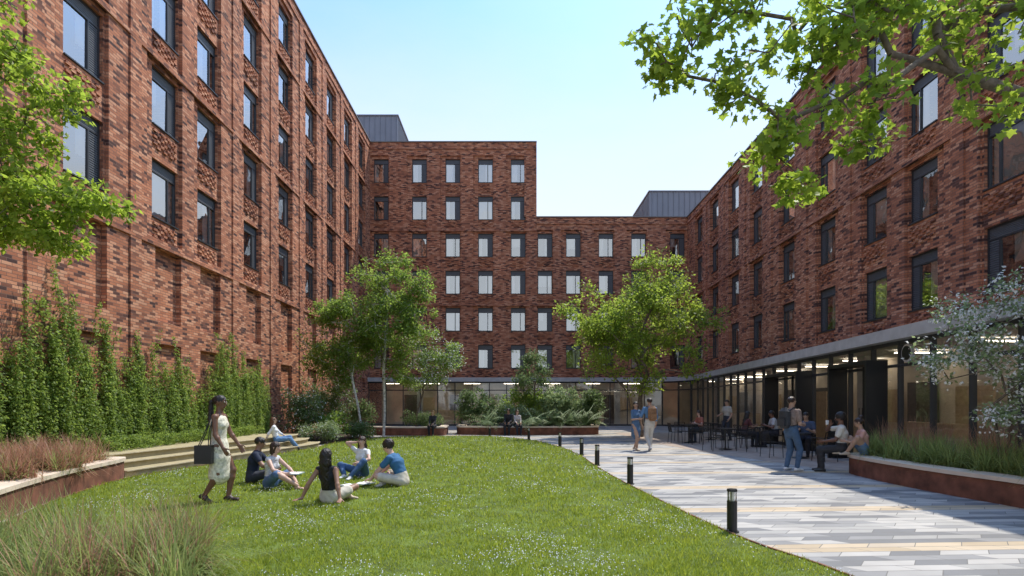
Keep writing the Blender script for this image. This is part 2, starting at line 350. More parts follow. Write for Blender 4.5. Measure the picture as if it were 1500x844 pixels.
# ------------------------------------------------------------------ ground floor canopy, glazing
pav=empty('ground_floor_pavilion')
edge=smoothline([(-10.39,39.3),(-4,39.3),(4,39.3),(9.5,39.25),(10.9,38.8),(11.75,37.7),(11.95,36),(11.3,30),(10.15,20),(8.95,9.5),(8.4,4.0)],5)
poly=[tuple(p) for p in edge]+[(13.6,4.0),(13.6,39.8),(13.6,40.9),(-10.39,40.9)]
prism('concrete_canopy',poly,3.2,3.497,CONC,pav)
gl=offset(edge,.32)
test=gl[10]-edge[10]
if test[1]<0: gl=offset(edge,-.32)
seg=[0]
for i in range(1,len(gl)): seg.append(seg[-1]+np.linalg.norm(gl[i]-gl[i-1]))
def at(s):
    s=min(max(s,0),seg[-1]-1e-4); i=max(k for k in range(len(seg)) if seg[k]<=s); i=min(i,len(gl)-2)
    t=(s-seg[i])/(seg[i+1]-seg[i]); p=gl[i]*(1-t)+gl[i+1]*t; d=gl[i+1]-gl[i]; d/=np.linalg.norm(d); return p,d
fr=MB();g2=MB(); s=0; step=1.25
while s<seg[-1]-.1:
    p,d=at(s); q,_=at(min(s+step,seg[-1])); dd=q-p; Lq=np.linalg.norm(dd); dd/=Lq; n=np.array([dd[1],-dd[0]])
    def T(a,b,z,p=p,dd=dd,n=n): x=p+dd*a+n*b; return (x[0],x[1],z)
    fr.box(-.03,.03,-.06,.06,.0,3.198,0,T); fr.box(.03,Lq-.03,-.05,.05,.0,.12,0,T); fr.box(.03,Lq-.03,-.05,.05,2.55,2.62,0,T); fr.box(.03,Lq-.03,-.05,.05,3.1,3.198,0,T)
    g2.quad(T(.03,0,.12),T(Lq-.03,0,.12),T(Lq-.03,0,3.1),T(.03,0,3.1))
    s+=step
fr.build('glazing_frames',[FRAME],pav); g2.build('glazing_glass',[GLASS2],pav)
back=smoothline([(-10.3,43.2),(12,43.2),(14.2,42),(14.2,30),(13.2,20),(12.2,9.5),(11.6,4)],5)
WARM=plain('interior_plaster_wall',(.62,.54,.45),.8,.25,.9); IFLOOR=plain('interior_floor',(.45,.41,.36),.35,.15,2); CEIL=plain('interior_ceiling_paint',(.8,.79,.77),.8,.04)
mb=MB()
for i in range(len(back)-1): mb.quad((*back[i],0.01),(*back[i+1],.01),(*back[i+1],3.6),(*back[i],3.6))
mb.build('interior_back_wall',[WARM],pav)
prism('interior_floor_slab',[tuple(p) for p in gl]+[tuple(p) for p in back[::-1]],0,.012,IFLOOR,pav,flat=True)
prism('interior_ceiling',[(-10.3,40.95),(13.65,40.95),(13.65,4),(16,4),(16,46),(-10.3,46)],3.3,3.4,CEIL,pav)
mb=MB()
for (x,y) in [(-7,41.6),(-2,41.6),(3,41.6),(8,41.6),(12.9,34),(12.4,26),(11.7,18),(10.8,11)]:
    mb.box(x-.2,x+.2,y-.2,y+.2,.013,3.19)
for (x,y,a,b,h) in [(-5,42.0,2,.4,1.1),(1,42.3,1.6,.5,2.2),(6,42.0,2.,.5,1.),(13,30,.4,2,1.1),(12.4,22,.4,1.6,2.1),(11.5,15,.4,2,1.1)]:
    mb.box(x-a/2,x+a/2,y-b/2,y+b/2,.014,h,1)
for (x,y) in [(-8,43.15),(-4.4,43.15),(-.5,43.15),(3.7,43.15),(7.6,43.15)]:
    mb.box(x-.5,x+.5,y-.06,y,.02,2.3,2); mb.box(x+.9,x+1.9,y-.04,y,1.1,2.1,1)
for (x,y) in [(14.0,33),(13.8,27),(13.4,23.5),(12.8,17),(12.4,13)]:
    mb.box(x-.06,x,y-.6,y+.6,.02,2.3,2); mb.box(x-.06,x,y+1.,y+2.2,1.,2.1,1)
mb.build('interior_furniture',[CONC,plain('pale_joinery',(.5,.37,.24),.6),plain('dark_doors',(.10,.08,.07),.5)],pav)
# added glowing strips under the ceiling, to brighten the ground-floor rooms
mb=MB()
for y in range(7,38,3):
    x=10.4+(y-7)*.10; mb.box(x-.06,x+1.4,y-.06,y+.06,3.1,3.13)
for x in range(-9,12,3): mb.box(x-.6,x+.6,41.0,41.12,3.1,3.13)
mb.build('added_fill_strips',[plain('added_fill_glow',(.8,.75,.65),.5,emit=9)],pav)
def frameT(y):
    k=min(range(len(gl)),key=lambda i: abs(gl[i][1]-y)+(100 if gl[i][0]<8 else 0)); k=min(k,len(gl)-2)
    d=gl[k+1]-gl[k]; d/=np.linalg.norm(d); t=(y-gl[k][1])/d[1]; p=gl[k]+d*t; n=np.array([d[1],-d[0]])
    if n[0]>0: n=-n
    return lambda a,b,z:(p[0]+d[0]*a+n[0]*b,p[1]+d[1]*a+n[1]*b,z)
mb=MB()
for yc,wd in ((20.2,3.2),(15.2,2.2)):
    T=frameT(yc); mb.box(-wd/2,-wd/2+.1,.08,.6,0,2.75,0,T); mb.box(wd/2-.1,wd/2,.08,.6,0,2.75,0,T); mb.box(-wd/2+.1,wd/2-.1,.08,.6,2.65,2.75,0,T)
    mb.box(-.03,.03,.08,.14,.01,2.64,0,T)
    for sx in (-.09,.09): mb.tube([T(sx,.2,.8),T(sx,.2,1.5)],.014,6)
mb.build('entrance_portals',[BLACK],pav)
T=frameT(13.2); mb=MB()
mb.tube([T(0,.08,2.85),T(0,.14,2.85)],[.22,.22],20); 
mb.tube([T(0,.14,2.85),T(0,.16,2.85)],[.17,.17],20,1); mb.build('round_vent',[CONC,BLACK],pav)

# ------------------------------------------------------------------ ground
def paving_mat():
    m,nt,p=newmat('block_paving'); L=nt.links
    tc=nt.nodes.new('ShaderNodeTexCoord'); mp=nt.nodes.new('ShaderNodeMapping'); L.new(tc.outputs['Object'],mp.inputs[0]); mp.inputs['Rotation'].default_value=(0,0,rad(-3))
    sk=nt.nodes.new('ShaderNodeSeparateXYZ'); L.new(mp.outputs[0],sk.inputs[0])
    pg=nt.nodes.new('ShaderNodeMath'); pg.operation='PINGPONG'; pg.inputs[1].default_value=.17; L.new(sk.outputs['Y'],pg.inputs[0])
    ax=nt.nodes.new('ShaderNodeMath'); ax.operation='MULTIPLY_ADD'; ax.inputs[1].default_value=.9; L.new(pg.outputs[0],ax.inputs[0]); L.new(sk.outputs['X'],ax.inputs[2])
    cb=nt.nodes.new('ShaderNodeCombineXYZ'); L.new(ax.outputs[0],cb.inputs['X']); L.new(sk.outputs['Y'],cb.inputs['Y'])
    b=nt.nodes.new('ShaderNodeTexBrick'); b.inputs['Scale'].default_value=1; b.inputs['Brick Width'].default_value=.56; b.inputs['Row Height'].default_value=.17; b.inputs['Mortar Size'].default_value=.006
    b.offset=.37; b.inputs['Color1'].default_value=(0,0,0,1); b.inputs['Color2'].default_value=(1,1,1,1); b.inputs['Mortar'].default_value=(.5,.5,.5,1)
    L.new(cb.outputs[0],b.inputs['Vector'])
    r=ramp(nt,[(0,(.17,.172,.18)),(.22,(.26,.258,.26)),(.42,(.36,.35,.335)),(.66,(.45,.43,.405))],True); L.new(b.outputs['Color'],r.inputs[0])
    r2=ramp(nt,[(0,(.46,.36,.24)),(.5,(.54,.43,.30)),(.8,(.50,.41,.31))],True); L.new(b.outputs['Color'],r2.inputs[0])
    md=nt.nodes.new('ShaderNodeMath'); md.operation='MODULO'; md.inputs[1].default_value=2.21
    ad=nt.nodes.new('ShaderNodeMath'); ad.operation='ADD'; ad.inputs[1].default_value=100*2.21+.85; L.new(sk.outputs['Y'],ad.inputs[0]); L.new(ad.outputs[0],md.inputs[0])
    lt=nt.nodes.new('ShaderNodeMath'); lt.operation='LESS_THAN'; lt.inputs[1].default_value=.34; L.new(md.outputs[0],lt.inputs[0])
    mx=nt.nodes.new('ShaderNodeMixRGB'); L.new(lt.outputs[0],mx.inputs[0]); L.new(r.outputs[0],mx.inputs[1]); L.new(r2.outputs[0],mx.inputs[2])
    n=nt.nodes.new('ShaderNodeTexNoise'); n.inputs['Scale'].default_value=1.3; n.inputs['Detail'].default_value=8; L.new(tc.outputs['Object'],n.inputs[0])
    r3=ramp(nt,[(.3,(.82,.81,.8)),(.7,(1.05,1.05,1.05))]); L.new(n.outputs['Fac'],r3.inputs[0])
    mu=nt.nodes.new('ShaderNodeMixRGB'); mu.blend_type='MULTIPLY'; mu.inputs[0].default_value=1; L.new(mx.outputs[0],mu.inputs[1]); L.new(r3.outputs[0],mu.inputs[2])
    mo=nt.nodes.new('ShaderNodeMixRGB'); mo.inputs[2].default_value=(.14,.135,.13,1); L.new(b.outputs['Fac'],mo.inputs[0]); L.new(mu.outputs[0],mo.inputs[1]); L.new(mo.outputs[0],p.inputs['Base Color'])
    p.inputs['Roughness'].default_value=.7
    inv=nt.nodes.new('ShaderNodeMath'); inv.operation='SUBTRACT'; inv.inputs[0].default_value=1; L.new(b.outputs['Fac'],inv.inputs[1])
    bu=nt.nodes.new('ShaderNodeBump'); bu.inputs['Strength'].default_value=.5; bu.inputs['Distance'].default_value=.008; L.new(inv.outputs[0],bu.inputs['Height']); L.new(bu.outputs[0],p.inputs['Normal'])
    return m
prism('ground',[(-900,-900),(900,-900),(900,900),(-900,900)],0,0,plain('grey_ground',(.16,.155,.15),.9,.15,1),flat=True)
prism('paved_path',[(-10.3,-6),(13.3,-6),(13.3,40),(-10.3,40)],0,.004,paving_mat(),flat=True)
prism('cafe_terrace_paving',[tuple(p) for p in smoothline([(5.6,30),(5.8,23),(6.4,18.5),(7.6,13.9),(8.0,13.2)],5)]+[(9.1,13.2),(10,22),(11.0,30)],0,.008,plain('brown_terrace',(.34,.265,.215),.8,.2,3,bump=.2),flat=True)
lawn_pts=smoothline([(3.3,-1),(3.35,3.0),(3.14,5.15),(2.7,6.83),(2.3,10.96),(2.15,14.2),(2.1,17),(1.72,20.4),(.7,24.2),(-1.1,26.6),(-3.6,26.9),(-6.4,25.6),(-7.3,22.5),(-7.15,19.8),(-7.75,15.5),(-8.3,12.1),(-7.75,9.6),(-6.85,7.4),(-5.6,5.0),(-5.0,3.0),(-4.9,-1)],6)
LAWN=np.array(lawn_pts)
def inside(P,poly):
    x,y=P[:,0],P[:,1]; r=np.zeros(len(P),bool); n=len(poly)
    for i in range(n):
        x1,y1=poly[i];x2,y2=poly[(i+1)%n]
        c=((y1>y)!=(y2>y))&(x<(x2-x1)*(y-y1)/(y2-y1+1e-12)+x1); r^=c
    return r
LN=empty('lawn')
lawnb=plain('lawn_soil_turf',(.10,.14,.022),.95,.45,3,bump=.4,bscale=90)
prism('turf',[tuple(p) for p in LAWN],0,.02,lawnb,LN)
ribbon('steel_edging',[np.array(p) for p in LAWN],-.012,.012,0,.035,CORTEN,LN)
def blades(n,hr,wr,name,mat,ymin=1.8,ymax=27,power=2.2,parent=LN):
    u=RNG.random(n*3); Y=(ymin**(1-power)+(ymax**(1-power)-ymin**(1-power))*u)**(1/(1-power))
    X=RNG.uniform(-8.6,3.4,n*3); lim=Y*1.02; k=np.abs(X)<lim; X,Y=X[k],Y[k]
    P=np.stack([X,Y],1); P=P[inside(P,LAWN)][:n]; n=len(P); 
    sc=np.clip(P[:,1]/5,.75,4)
    h=RNG.uniform(*hr,n)*(.8+.2*sc); wd=RNG.uniform(*wr,n)*sc; a=RNG.uniform(0,6.28,n)
    pt=np.sin(P[:,0]*2.3+np.sin(P[:,1]*1.7)*2)*np.sin(P[:,1]*2.9+P[:,0])+.6*np.sin(P[:,0]*7+P[:,1]*3)*np.sin(P[:,1]*8-P[:,0]*2)
    h*=1+.42*pt
    V=np.zeros((n,3,3)); V[:,:,:2]=P[:,None,:]; V[:,0,0]-=np.cos(a)*wd;V[:,0,1]-=np.sin(a)*wd;V[:,1,0]+=np.cos(a)*wd;V[:,1,1]+=np.sin(a)*wd
    V[:,2,0]+=RNG.normal(0,.45,n)*h;V[:,2,1]+=RNG.normal(0,.45,n)*h;V[:,2,2]=h; V[:,:,2]+=.018
    return np_mesh(name,V.reshape(-1,3),np.arange(3*n).reshape(n,3),[mat],parent)
blades(300000,(.02,.058),(.003,.006),'grass_blades',GRASSM)
u=RNG.random(90000); pw=2.0;Y=(2.5**(1-pw)+(26**(1-pw)-2.5**(1-pw))*u)**(1/(1-pw)); X=RNG.uniform(-8,3.4,90000); P=np.stack([X,Y],1)
k=(np.abs(X)<Y)&inside(P,LAWN); P=P[k]; f=np.sin(P[:,0]*1.9+1)*np.sin(P[:,1]*1.3+P[:,0]*.6)+.5*np.sin(P[:,0]*5)*np.sin(P[:,1]*4.3)+RNG.normal(0,.4,len(P)); P=P[f>.5][:8000]
n=len(P); r=RNG.uniform(.004,.009,n)*np.clip(P[:,1]/8,.9,1.7); z=RNG.uniform(.05,.08,n)
V=np.zeros((n,4,3)); V[:,:,:2]=P[:,None,:]; V[:,:,2]=z[:,None]; V[:,0,0]-=r;V[:,2,0]+=r;V[:,1,2]-=r*.8;V[:,3,2]+=r*.8;V[:,1,1]-=r*.7;V[:,3,1]+=r*.7
np_mesh('clover_flowers',V.reshape(-1,3),np.arange(4*n).reshape(n,4),[FLOWER],LN)

# ------------------------------------------------------------------ steps + planters
ST=empty('terrace_steps')
front=smoothline([(-8.5,12.0),(-8.0,15.5),(-7.3,19.8),(-7.5,21.2)],6)
for k in range(3):
    f=[p+np.array([-.42*k,-0.]) for p in front]
    prism('step_%d'%(k+1),[tuple(p) for p in f]+[(-10.35,21.2),(-10.35,12.0)],.15*k+.001,.15*(k+1),STEP,ST)
    ribbon('nosing_%d'%(k+1),[np.array([p[0],p[1]]) for p in f],-.02,.05,.15*(k+1)-.02,.15*(k+1)+.004,plain('step_nosing',(.45,.38,.25),.8),ST)
def planter(name,line,h,inner,mat=CORTEN,sgn=1,cop=.38):
    e=empty(name); ribbon('retaining_wall',line,0,.12*sgn,.003,h-.07,mat,e); ribbon('coping',line,-.03*sgn,cop*sgn,h-.069,h,STONE,e)
    prism('soil_bed',inner,.003,h-.09,SOIL,e); return e
l1=smoothline([(-5.3,4.2),(-5.95,5.4),(-7.0,7.4),(-7.85,9.6),(-8.45,11.9),(-9.2,12.0),(-10.35,12.0)],6)
tst=offset(l1,.1)[6]-l1[6]; s1=1 if tst[0]<0 else -1
inn=offset(l1,.1*s1)
planter('curved_planter',l1,.45,[tuple(p) for p in inn]+[(-10.35,4.2)],CORTEN,s1)
l2=smoothline([(9.1,13.0),(8.3,13.05),(7.85,12.7),(7.7,11.5),(7.72,9.95),(7.9,8.5),(8.0,6.5),(8.0,3.0)],6)
tst=offset(l2,.1)[20]-l2[20]; s2=1 if tst[0]>0 else -1
inn=offset(l2,.1*s2); planter('curved_planter',l2,.45,[tuple(p) for p in inn]+[(8.6,3.0),(9.2,12.9)],CORTEN,s2,.42)
l3=smoothline([(-2.9,30.5),(-2.9,28.9),(-2.2,28.3),(1,28.1),(4.0,28.4),(4.6,29),(4.6,30.5)],6)
tst=offset(l3,.1)[18]-l3[18]; s3=1 if tst[1]>0 else -1
planter('curved_planter',l3,.45,[tuple(p) for p in offset(l3,.1*s3)],CORTEN,s3)
l4=smoothline([(-9.5,29.5),(-7.5,28.2),(-6.0,27.7),(-3.8,27.6),(-3.4,28.1),(-3.5,30)],6)
tst=offset(l4,.1)[13]-l4[13]; s4=1 if tst[1]>0 else -1
planter('curved_planter',l4,.45,[tuple(p) for p in offset(l4,.1*s4)],CORTEN,s4)
prism('planting_bed',[(-10.35,21.25),(-7.6,21.3),(-7.4,23),(-6.7,26),(-7.8,28),(-9.6,29.3),(-10.35,29.4)],.004,.06,SOIL)
prism('planting_bed',[(-7,.5),(-4.2,.5),(-2.6,4.4),(-3.0,5.5),(-4.6,5.7),(-5.6,4.9)],.01,.05,SOIL)

# ------------------------------------------------------------------ foliage
MAPLE=np.array([(0,0),(.18,.12),(.5,.05),(.38,.32),(.62,.55),(.3,.55),(0,1.0),(-.3,.55),(-.62,.55),(-.38,.32),(-.5,.05),(-.18,.12)])*.9
DIAM=np.array([(0,0),(.33,.45),(0,1),(-.33,.45)])
def leaves(C,rc,n,size,shape=DIAM,droop=.3,fold=.15):
    C=np.asarray(C,float); m=len(C)*n; base=np.repeat(C,n,0); g=RNG.normal(0,1,(m,3)); g/=np.linalg.norm(g,axis=1)[:,None]
    rr=(RNG.random(m)**.5)[:,None]; rcv=(np.repeat(np.broadcast_to(rc,(len(C),)),n))[:,None]
    P=base+g*rr*rcv*np.array([1,1,.75])
    a=g*.6+RNG.normal(0,.6,(m,3)); a[:,2]-=droop; a/=np.linalg.norm(a,axis=1)[:,None]
    up=RNG.normal(0,.5,(m,3)); up[:,2]+=1; b=np.cross(a,up); b/=np.linalg.norm(b,axis=1)[:,None]; c=np.cross(a,b)
    s=size*RNG.uniform(.6,1.25,m); k=len(shape)
    V=P[:,None,:]+s[:,None,None]*(shape[None,:,0,None]*b[:,None,:]+shape[None,:,1,None]*a[:,None,:]+fold*np.abs(shape[None,:,0,None])*c[:,None,:])
    return V.reshape(-1,3),np.arange(m*k).reshape(m,k)
def skeleton(trunk,targets,tip=.008,step=.35,jit=.07,sag=0.):
    nodes=[np.array(p,float) for p in trunk]; par=[-1]+list(range(len(trunk)-1)); plen=[0.]
    for i in range(1,len(nodes)): plen.append(plen[-1]+np.linalg.norm(nodes[i]-nodes[i-1]))
    top=nodes[-1]; T=sorted(targets,key=lambda p:np.linalg.norm(p-top)); ntr=len(nodes)
    arr=list(nodes)
    for p in T:
        A=np.array(arr); d=np.linalg.norm(A-p,axis=1)+.12*np.array(plen); d[:max(1,ntr//2)]+=3
        d+=np.where(A[:,2]>p[2]+.4,.5,0)
        i=int(np.argmin(d)); D=p-A[i]; L=np.linalg.norm(D); k=max(1,int(L/step)); prev=i
        for q in range(1,k+1):
            t=q/k; x=A[i]+D*t; 
            if q<k: x=x+RNG.normal(0,jit,3)*min(1,L)+np.array([0,0,.12*L*math.sin(math.pi*t)])
            arr.append(x); par.append(prev); plen.append(plen[prev]+L/k); prev=len(arr)-1
    n=len(arr); R=np.zeros(n); e=2.3
    ch=np.zeros(n)
    for i in range(n-1,-1,-1):
        R[i]=max(ch[i],tip**e)**(1/e); 
        if par[i]>=0: ch[par[i]]+=R[i]**e
    return np.array(arr),np.array(par),R
def tubes(A,par,R,name,mat,parent,k=6,rmax=9):
    V=[];F=[];idx=0; 
    R=np.minimum(R,rmax)
    for i in range(len(A)):
        p=par[i]
        if p<0: continue
        a,b=A[p],A[i]; d=b-a; L=np.linalg.norm(d)
        if L<1e-5: continue
        d/=L; u=np.cross(d,(0,0,1) if abs(d[2])<.9 else (1,0,0)); u/=np.linalg.norm(u); v=np.cross(d,u)
        ra=min(R[p],R[i]*1.35); rb=R[i]
        ang=np.arange(k)*2*math.pi/k; ring=np.cos(ang)[:,None]*u+np.sin(ang)[:,None]*v
        V.append(a-d*ra*.3+ring*ra); V.append(b+d*rb*.3+ring*rb)
        for q in range(k): F.append((idx+q,idx+(q+1)%k,idx+k+(q+1)%k,idx+k+q))
        idx+=2*k
    return np_mesh(name,np.concatenate(V),np.array(F),[mat],parent,smooth=True)
def blob_points(blobs,dens=1.0,shell=.45):
    out=[]
    for (c,r,n) in blobs:
        c=np.array(c,float); r=np.array(r if hasattr(r,'__len__') else (r,r,r*.8),float)
        g=RNG.normal(0,1,(int(n*dens),3)); g/=np.linalg.norm(g,axis=1)[:,None]; rr=(RNG.random(len(g))**shell)[:,None]
        out.append(c+g*rr*r)
    return np.concatenate(out)
def tree(name,trunk,blobs,leafmat,nl,size,rc,bark=BARK,shape=DIAM,tip=.007,rmax=.2,flowers=0,droop=.3,clip=None,dens=1.0,fsize=.8):
    e=empty(name); P=blob_points(blobs,dens)
    if clip: P=P[clip(P)]
    A,par,R=skeleton(trunk,list(P),tip)
    tubes(A,par,R,'trunk_and_branches',bark,e,8,rmax)
    V,F=leaves(P,rc*RNG.uniform(.6,1.3,len(P)),nl,size,shape,droop); np_mesh('leaves',V,F,[leafmat],e)
    if flowers:
        V,F=leaves(P,rc*1.1,flowers,size*fsize,DIAM,droop); np_mesh('blossom',V,F,[FLOWER],e)
    return e
def crown(c,rx,ry,rz,k,n,r):
    out=[]
    for i in range(k):
        g=RNG.normal(0,1,3); g/=np.linalg.norm(g); q=RNG.uniform(.3,1.0)
        out.append((np.array(c)+g*q*np.array([rx,ry,rz])*.9,r*RNG.uniform(.55,1.2),n))
    return out
tree('maple_tree',[(6.3,26.5,0),(6.28,26.5,.9),(6.2,26.45,1.8),(6.3,26.5,2.6)],crown((6.4,26.5,5.6),4.6,3.2,3.5,54,12,.9),LEAF_MID,32,.14,.40,rmax=.15,tip=.009)
tree('maple_tree',[(6.0,26.9,0),(5.9,26.9,1.0),(5.7,27.0,2.2)],crown((4.6,27.2,4.7),2.6,2,2.4,14,10,.8),LEAF_MID,28,.13,.4,rmax=.1)
tree('birch_tree',[(-6.3,26.8,0),(-6.25,26.8,1.5),(-6.3,26.8,3.2),(-6.2,26.8,5.0),(-6.1,26.8,7.2)],crown((-6.0,26.8,5.7),2.4,1.9,3.8,42,12,.74),LEAF_BIRCH,36,.13,.38,bark=BARKW,rmax=.11,clip=lambda P:(P[:,0]>-10.1)&(P[:,2]>1.6))
tree('birch_tree',[(-7.0,25.6,0),(-7.2,25.6,1.4),(-7.5,25.6,2.8),(-7.7,25.6,4.2)],crown((-8.0,25.6,4.5),2.0,1.6,2.7,28,12,.74),LEAF_BIRCH,36,.12,.38,bark=BARKW,rmax=.09,clip=lambda P:(P[:,0]>-10.1)&(P[:,2]>1.4))
tree('blossom_tree',[(-5.0,28.3,.3),(-4.9,28.3,1.2),(-4.6,28.3,2.2)],crown((-4.1,28.2,3.5),2.0,1.3,1.8,18,11,.6),LEAF_BIRCH,24,.11,.35,rmax=.07,flowers=9)
tree('small_tree',[(1.2,30,.3),(1.2,30,1.5),(1.25,30,2.6)],crown((1.2,30,3.4),1.5,1.2,1.9,13,9,.55),LEAF_SHRUB,26,.12,.3,rmax=.05)
tree('maple_tree',[(8.9,6.9,.4),(8.7,6.9,1.8),(8.3,6.8,3.1),(7.6,6.6,4.3),(6.9,6.5,4.9),(6.0,6.4,5.25),(5.1,6.3,5.45),(4.3,6.2,5.6)],
 [((1.75,6.2,5.6),(.42,.5,.3),16),((2.3,6.0,6.05),(.5,.5,.3),16),((2.55,6.1,5.2),(.35,.5,.3),12),((2.95,6.2,4.6),(.4,.5,.32),13),((3.3,6.3,4.15),(.28,.4,.2),7),
  ((3.4,6.0,5.7),(.6,.6,.4),22),((3.75,6.1,4.95),(.5,.5,.35),12),((3.9,6.2,6.2),(.7,.7,.4),20),((4.9,6.2,6.1),(.8,.8,.5),20),((5.8,6.3,6.2),(.8,.8,.6),20),((3.95,6.2,4.55),(.25,.3,.15),5),((5.4,6.0,5.0),(.6,.6,.25),8),((7,6.4,6.8),(1.2,1,.8),25),((8.5,6.6,7.2),(1.4,1,1),20),
  ((2.6,7.3,9.2),(1.0,.9,.7),16),((3.9,7.6,9.3),(1.1,1,.8),18),((5.3,7.4,9.0),(1.1,1,.8),16),((7.0,7.0,8.8),(1.2,1,.8),16),((1.3,7.2,9.2),(.8,.8,.6),12)],  # upper crown out of view, added to cast dappled shade on the foreground
 LEAF_MAPLE,16,.11,.2,shape=MAPLE,rmax=.15,tip=.007,droop=.6,dens=1.4)
tree('ash_tree',[(-9.0,7.3,.3),(-8.9,7.3,2.2),(-8.6,7.3,3.8),(-8.3,7.2,5.2)],
 [((-6.6,7.0,6.2),(.55,.6,.35),18),((-5.95,7.0,5.65),(.35,.5,.3),14),((-6.6,7.1,5.3),(.55,.6,.4),26),((-6.5,7.0,4.6),(.6,.6,.35),26),((-5.8,7.0,4.25),(.6,.5,.3),28),((-5.2,7.0,4.2),(.25,.4,.13),8),((-6.6,7.1,3.95),(.6,.5,.28),24),((-7.2,7.1,7.2),(.8,.7,.5),20),((-8.3,7.2,7),(1.2,1,1),30),((-8,7,5),(1,1,1),24),((-5.9,7,3.75),(.35,.4,.14),9)],
 LEAF_MAPLE,36,.085,.2,tip=.005,rmax=.12,droop=.5,dens=1.35)
tree('blossom_tree',[(8.6,9.6,.4),(8.5,9.55,1.0),(8.35,9.5,1.6)],[((8.0,9.5,2.7),(.8,.7,.5),30),((8.4,9.3,3.4),(.6,.6,.5),24),((8.5,9.2,2.2),(.5,.6,.6),26),((7.75,9.7,3.3),(.4,.4,.3),10),((8.2,9.1,1.5),(.5,.6,.4),20),((7.6,9.8,2.35),(.35,.4,.4),12)],
 LEAF_GREY,26,.07,.21,rmax=.05,tip=.004,flowers=17,clip=lambda P:P[:,0]<9.0,fsize=.9)
def shrub(name,c,r,n,leafmat,size,nl=26,flowers=0,rc=.22):
    e=empty(name); c=np.array(c,float)
    k=[(c+np.array([RNG.uniform(-.6,.6)*r[0],RNG.uniform(-.6,.6)*r[1],RNG.uniform(-.2,.5)*r[2]]),(r[0]*.5,r[1]*.5,r[2]*.55),n//6) for _ in range(6)]
    P=blob_points(k,shell=.35); P=P[(P[:,2]>.1)&(P[:,0]>-10.2)]
    A,par,R=skeleton([(c[0],c[1],.05),(c[0],c[1],.3)],list(P[::3]),.005,.3); tubes(A,par,R,'stems',BARK,e,4,.03)
    V,F=leaves(P,rc,nl,size); np_mesh('leaves',V,F,[leafmat],e)
    if flowers: V,F=leaves(P,rc*1.2,flowers,size*.7); np_mesh('blossom',V,F,[FLOWER],e)
shrub('white_flowering_shrub',(-8.9,23.5,1.0),(1.4,1.3,1.3),140,LEAF_SHRUB,.10,34,6)
shrub('white_flowering_shrub',(-9.0,27.0,1.4),(1.5,1.3,1.9),160,LEAF_SHRUB,.11,30,4)
shrub('flowering_shrub',(-7.9,21.9,.45),(.9,.7,.55),90,LEAF_GREY,.07,30,6)
shrub('leafy_shrub',(-6.8,24.6,.4),(1.1,.8,.6),90,LEAF_SHRUB,.09,28,2)
shrub('leafy_shrub',(-7.8,23.2,.6),(1.1,.8,.8),100,LEAF_BIRCH,.09,28,1)
shrub('leafy_shrub',(2.6,29.6,1.4),(1.6,.9,1.5),200,LEAF_GREY,.13,34); shrub('leafy_shrub',(4.0,29.6,1.3),(.9,.8,1.4),120,LEAF_SHRUB,.13,34)
shrub('leafy_shrub',(-1.8,29.6,1.1),(1.3,.8,1.5),140,LEAF_SHRUB,.13,32); shrub('flowering_shrub',(.2,29.4,.9),(1.4,.7,.8),130,LEAF_GREY,.09,30,4)
shrub('leafy_shrub',(.7,30.3,1.6),(1.5,.8,1.3),130,LEAF_BIRCH,.13,30)
shrub('leafy_shrub',(-5.0,28.6,.75),(1.5,.6,.6),100,LEAF_SHRUB,.09,28); shrub('leafy_shrub',(-8.2,28.9,1.0),(1.2,.6,.9),100,LEAF_SHRUB,.1,28)
def fronds(name,c,n,L,mat=LEAF_GREY):
    V=[];F=[];i=0
    for k in range(n):
        a=RNG.uniform(0,6.28); th=RNG.uniform(.3,1.1); l=L*RNG.uniform(.7,1.1); base=np.array(c,float)+np.array([*RNG.normal(0,.08,2),0])
        for q in range(16):
            t=(q+1)/16; an=th*(.4+1.1*t); p=base+l*t*np.array([math.cos(a)*math.sin(an),math.sin(a)*math.sin(an),math.cos(an)])
            d=np.array([math.cos(a),math.sin(a),-.4]); s=np.array([-math.sin(a),math.cos(a),-.25])
            w=l*.26*math.sin(math.pi*min(1,t*.9+.08))
            for sg in (1,-1):
                tip=p+(s*np.array([sg,sg,1]))*w+d*w*.5; V+= [p-d*.015,p+(tip-p)*.5+d*.025,tip,p+(tip-p)*.5-d*.025]; F.append((i,i+1,i+2,i+3)); i+=4
    return np_mesh(name,np.array(V),np.array(F),[mat])
for (x,y) in [(-1.2,28.9),(1.1,28.8),(1.9,28.9),(3.1,28.9),(3.9,29.1),(2.5,29.0)]: fronds('fern_plant',(x,y,.36),26,1.5)
e=empty('low_hedge'); P=np.stack([RNG.uniform(-10.2,-9.6,500),RNG.uniform(13.2,21,500),RNG.uniform(.47,.78,500)],1); V,F=leaves(P,.1,26,.05); np_mesh('leaves',V,F,[LEAF_CLIMB],e)
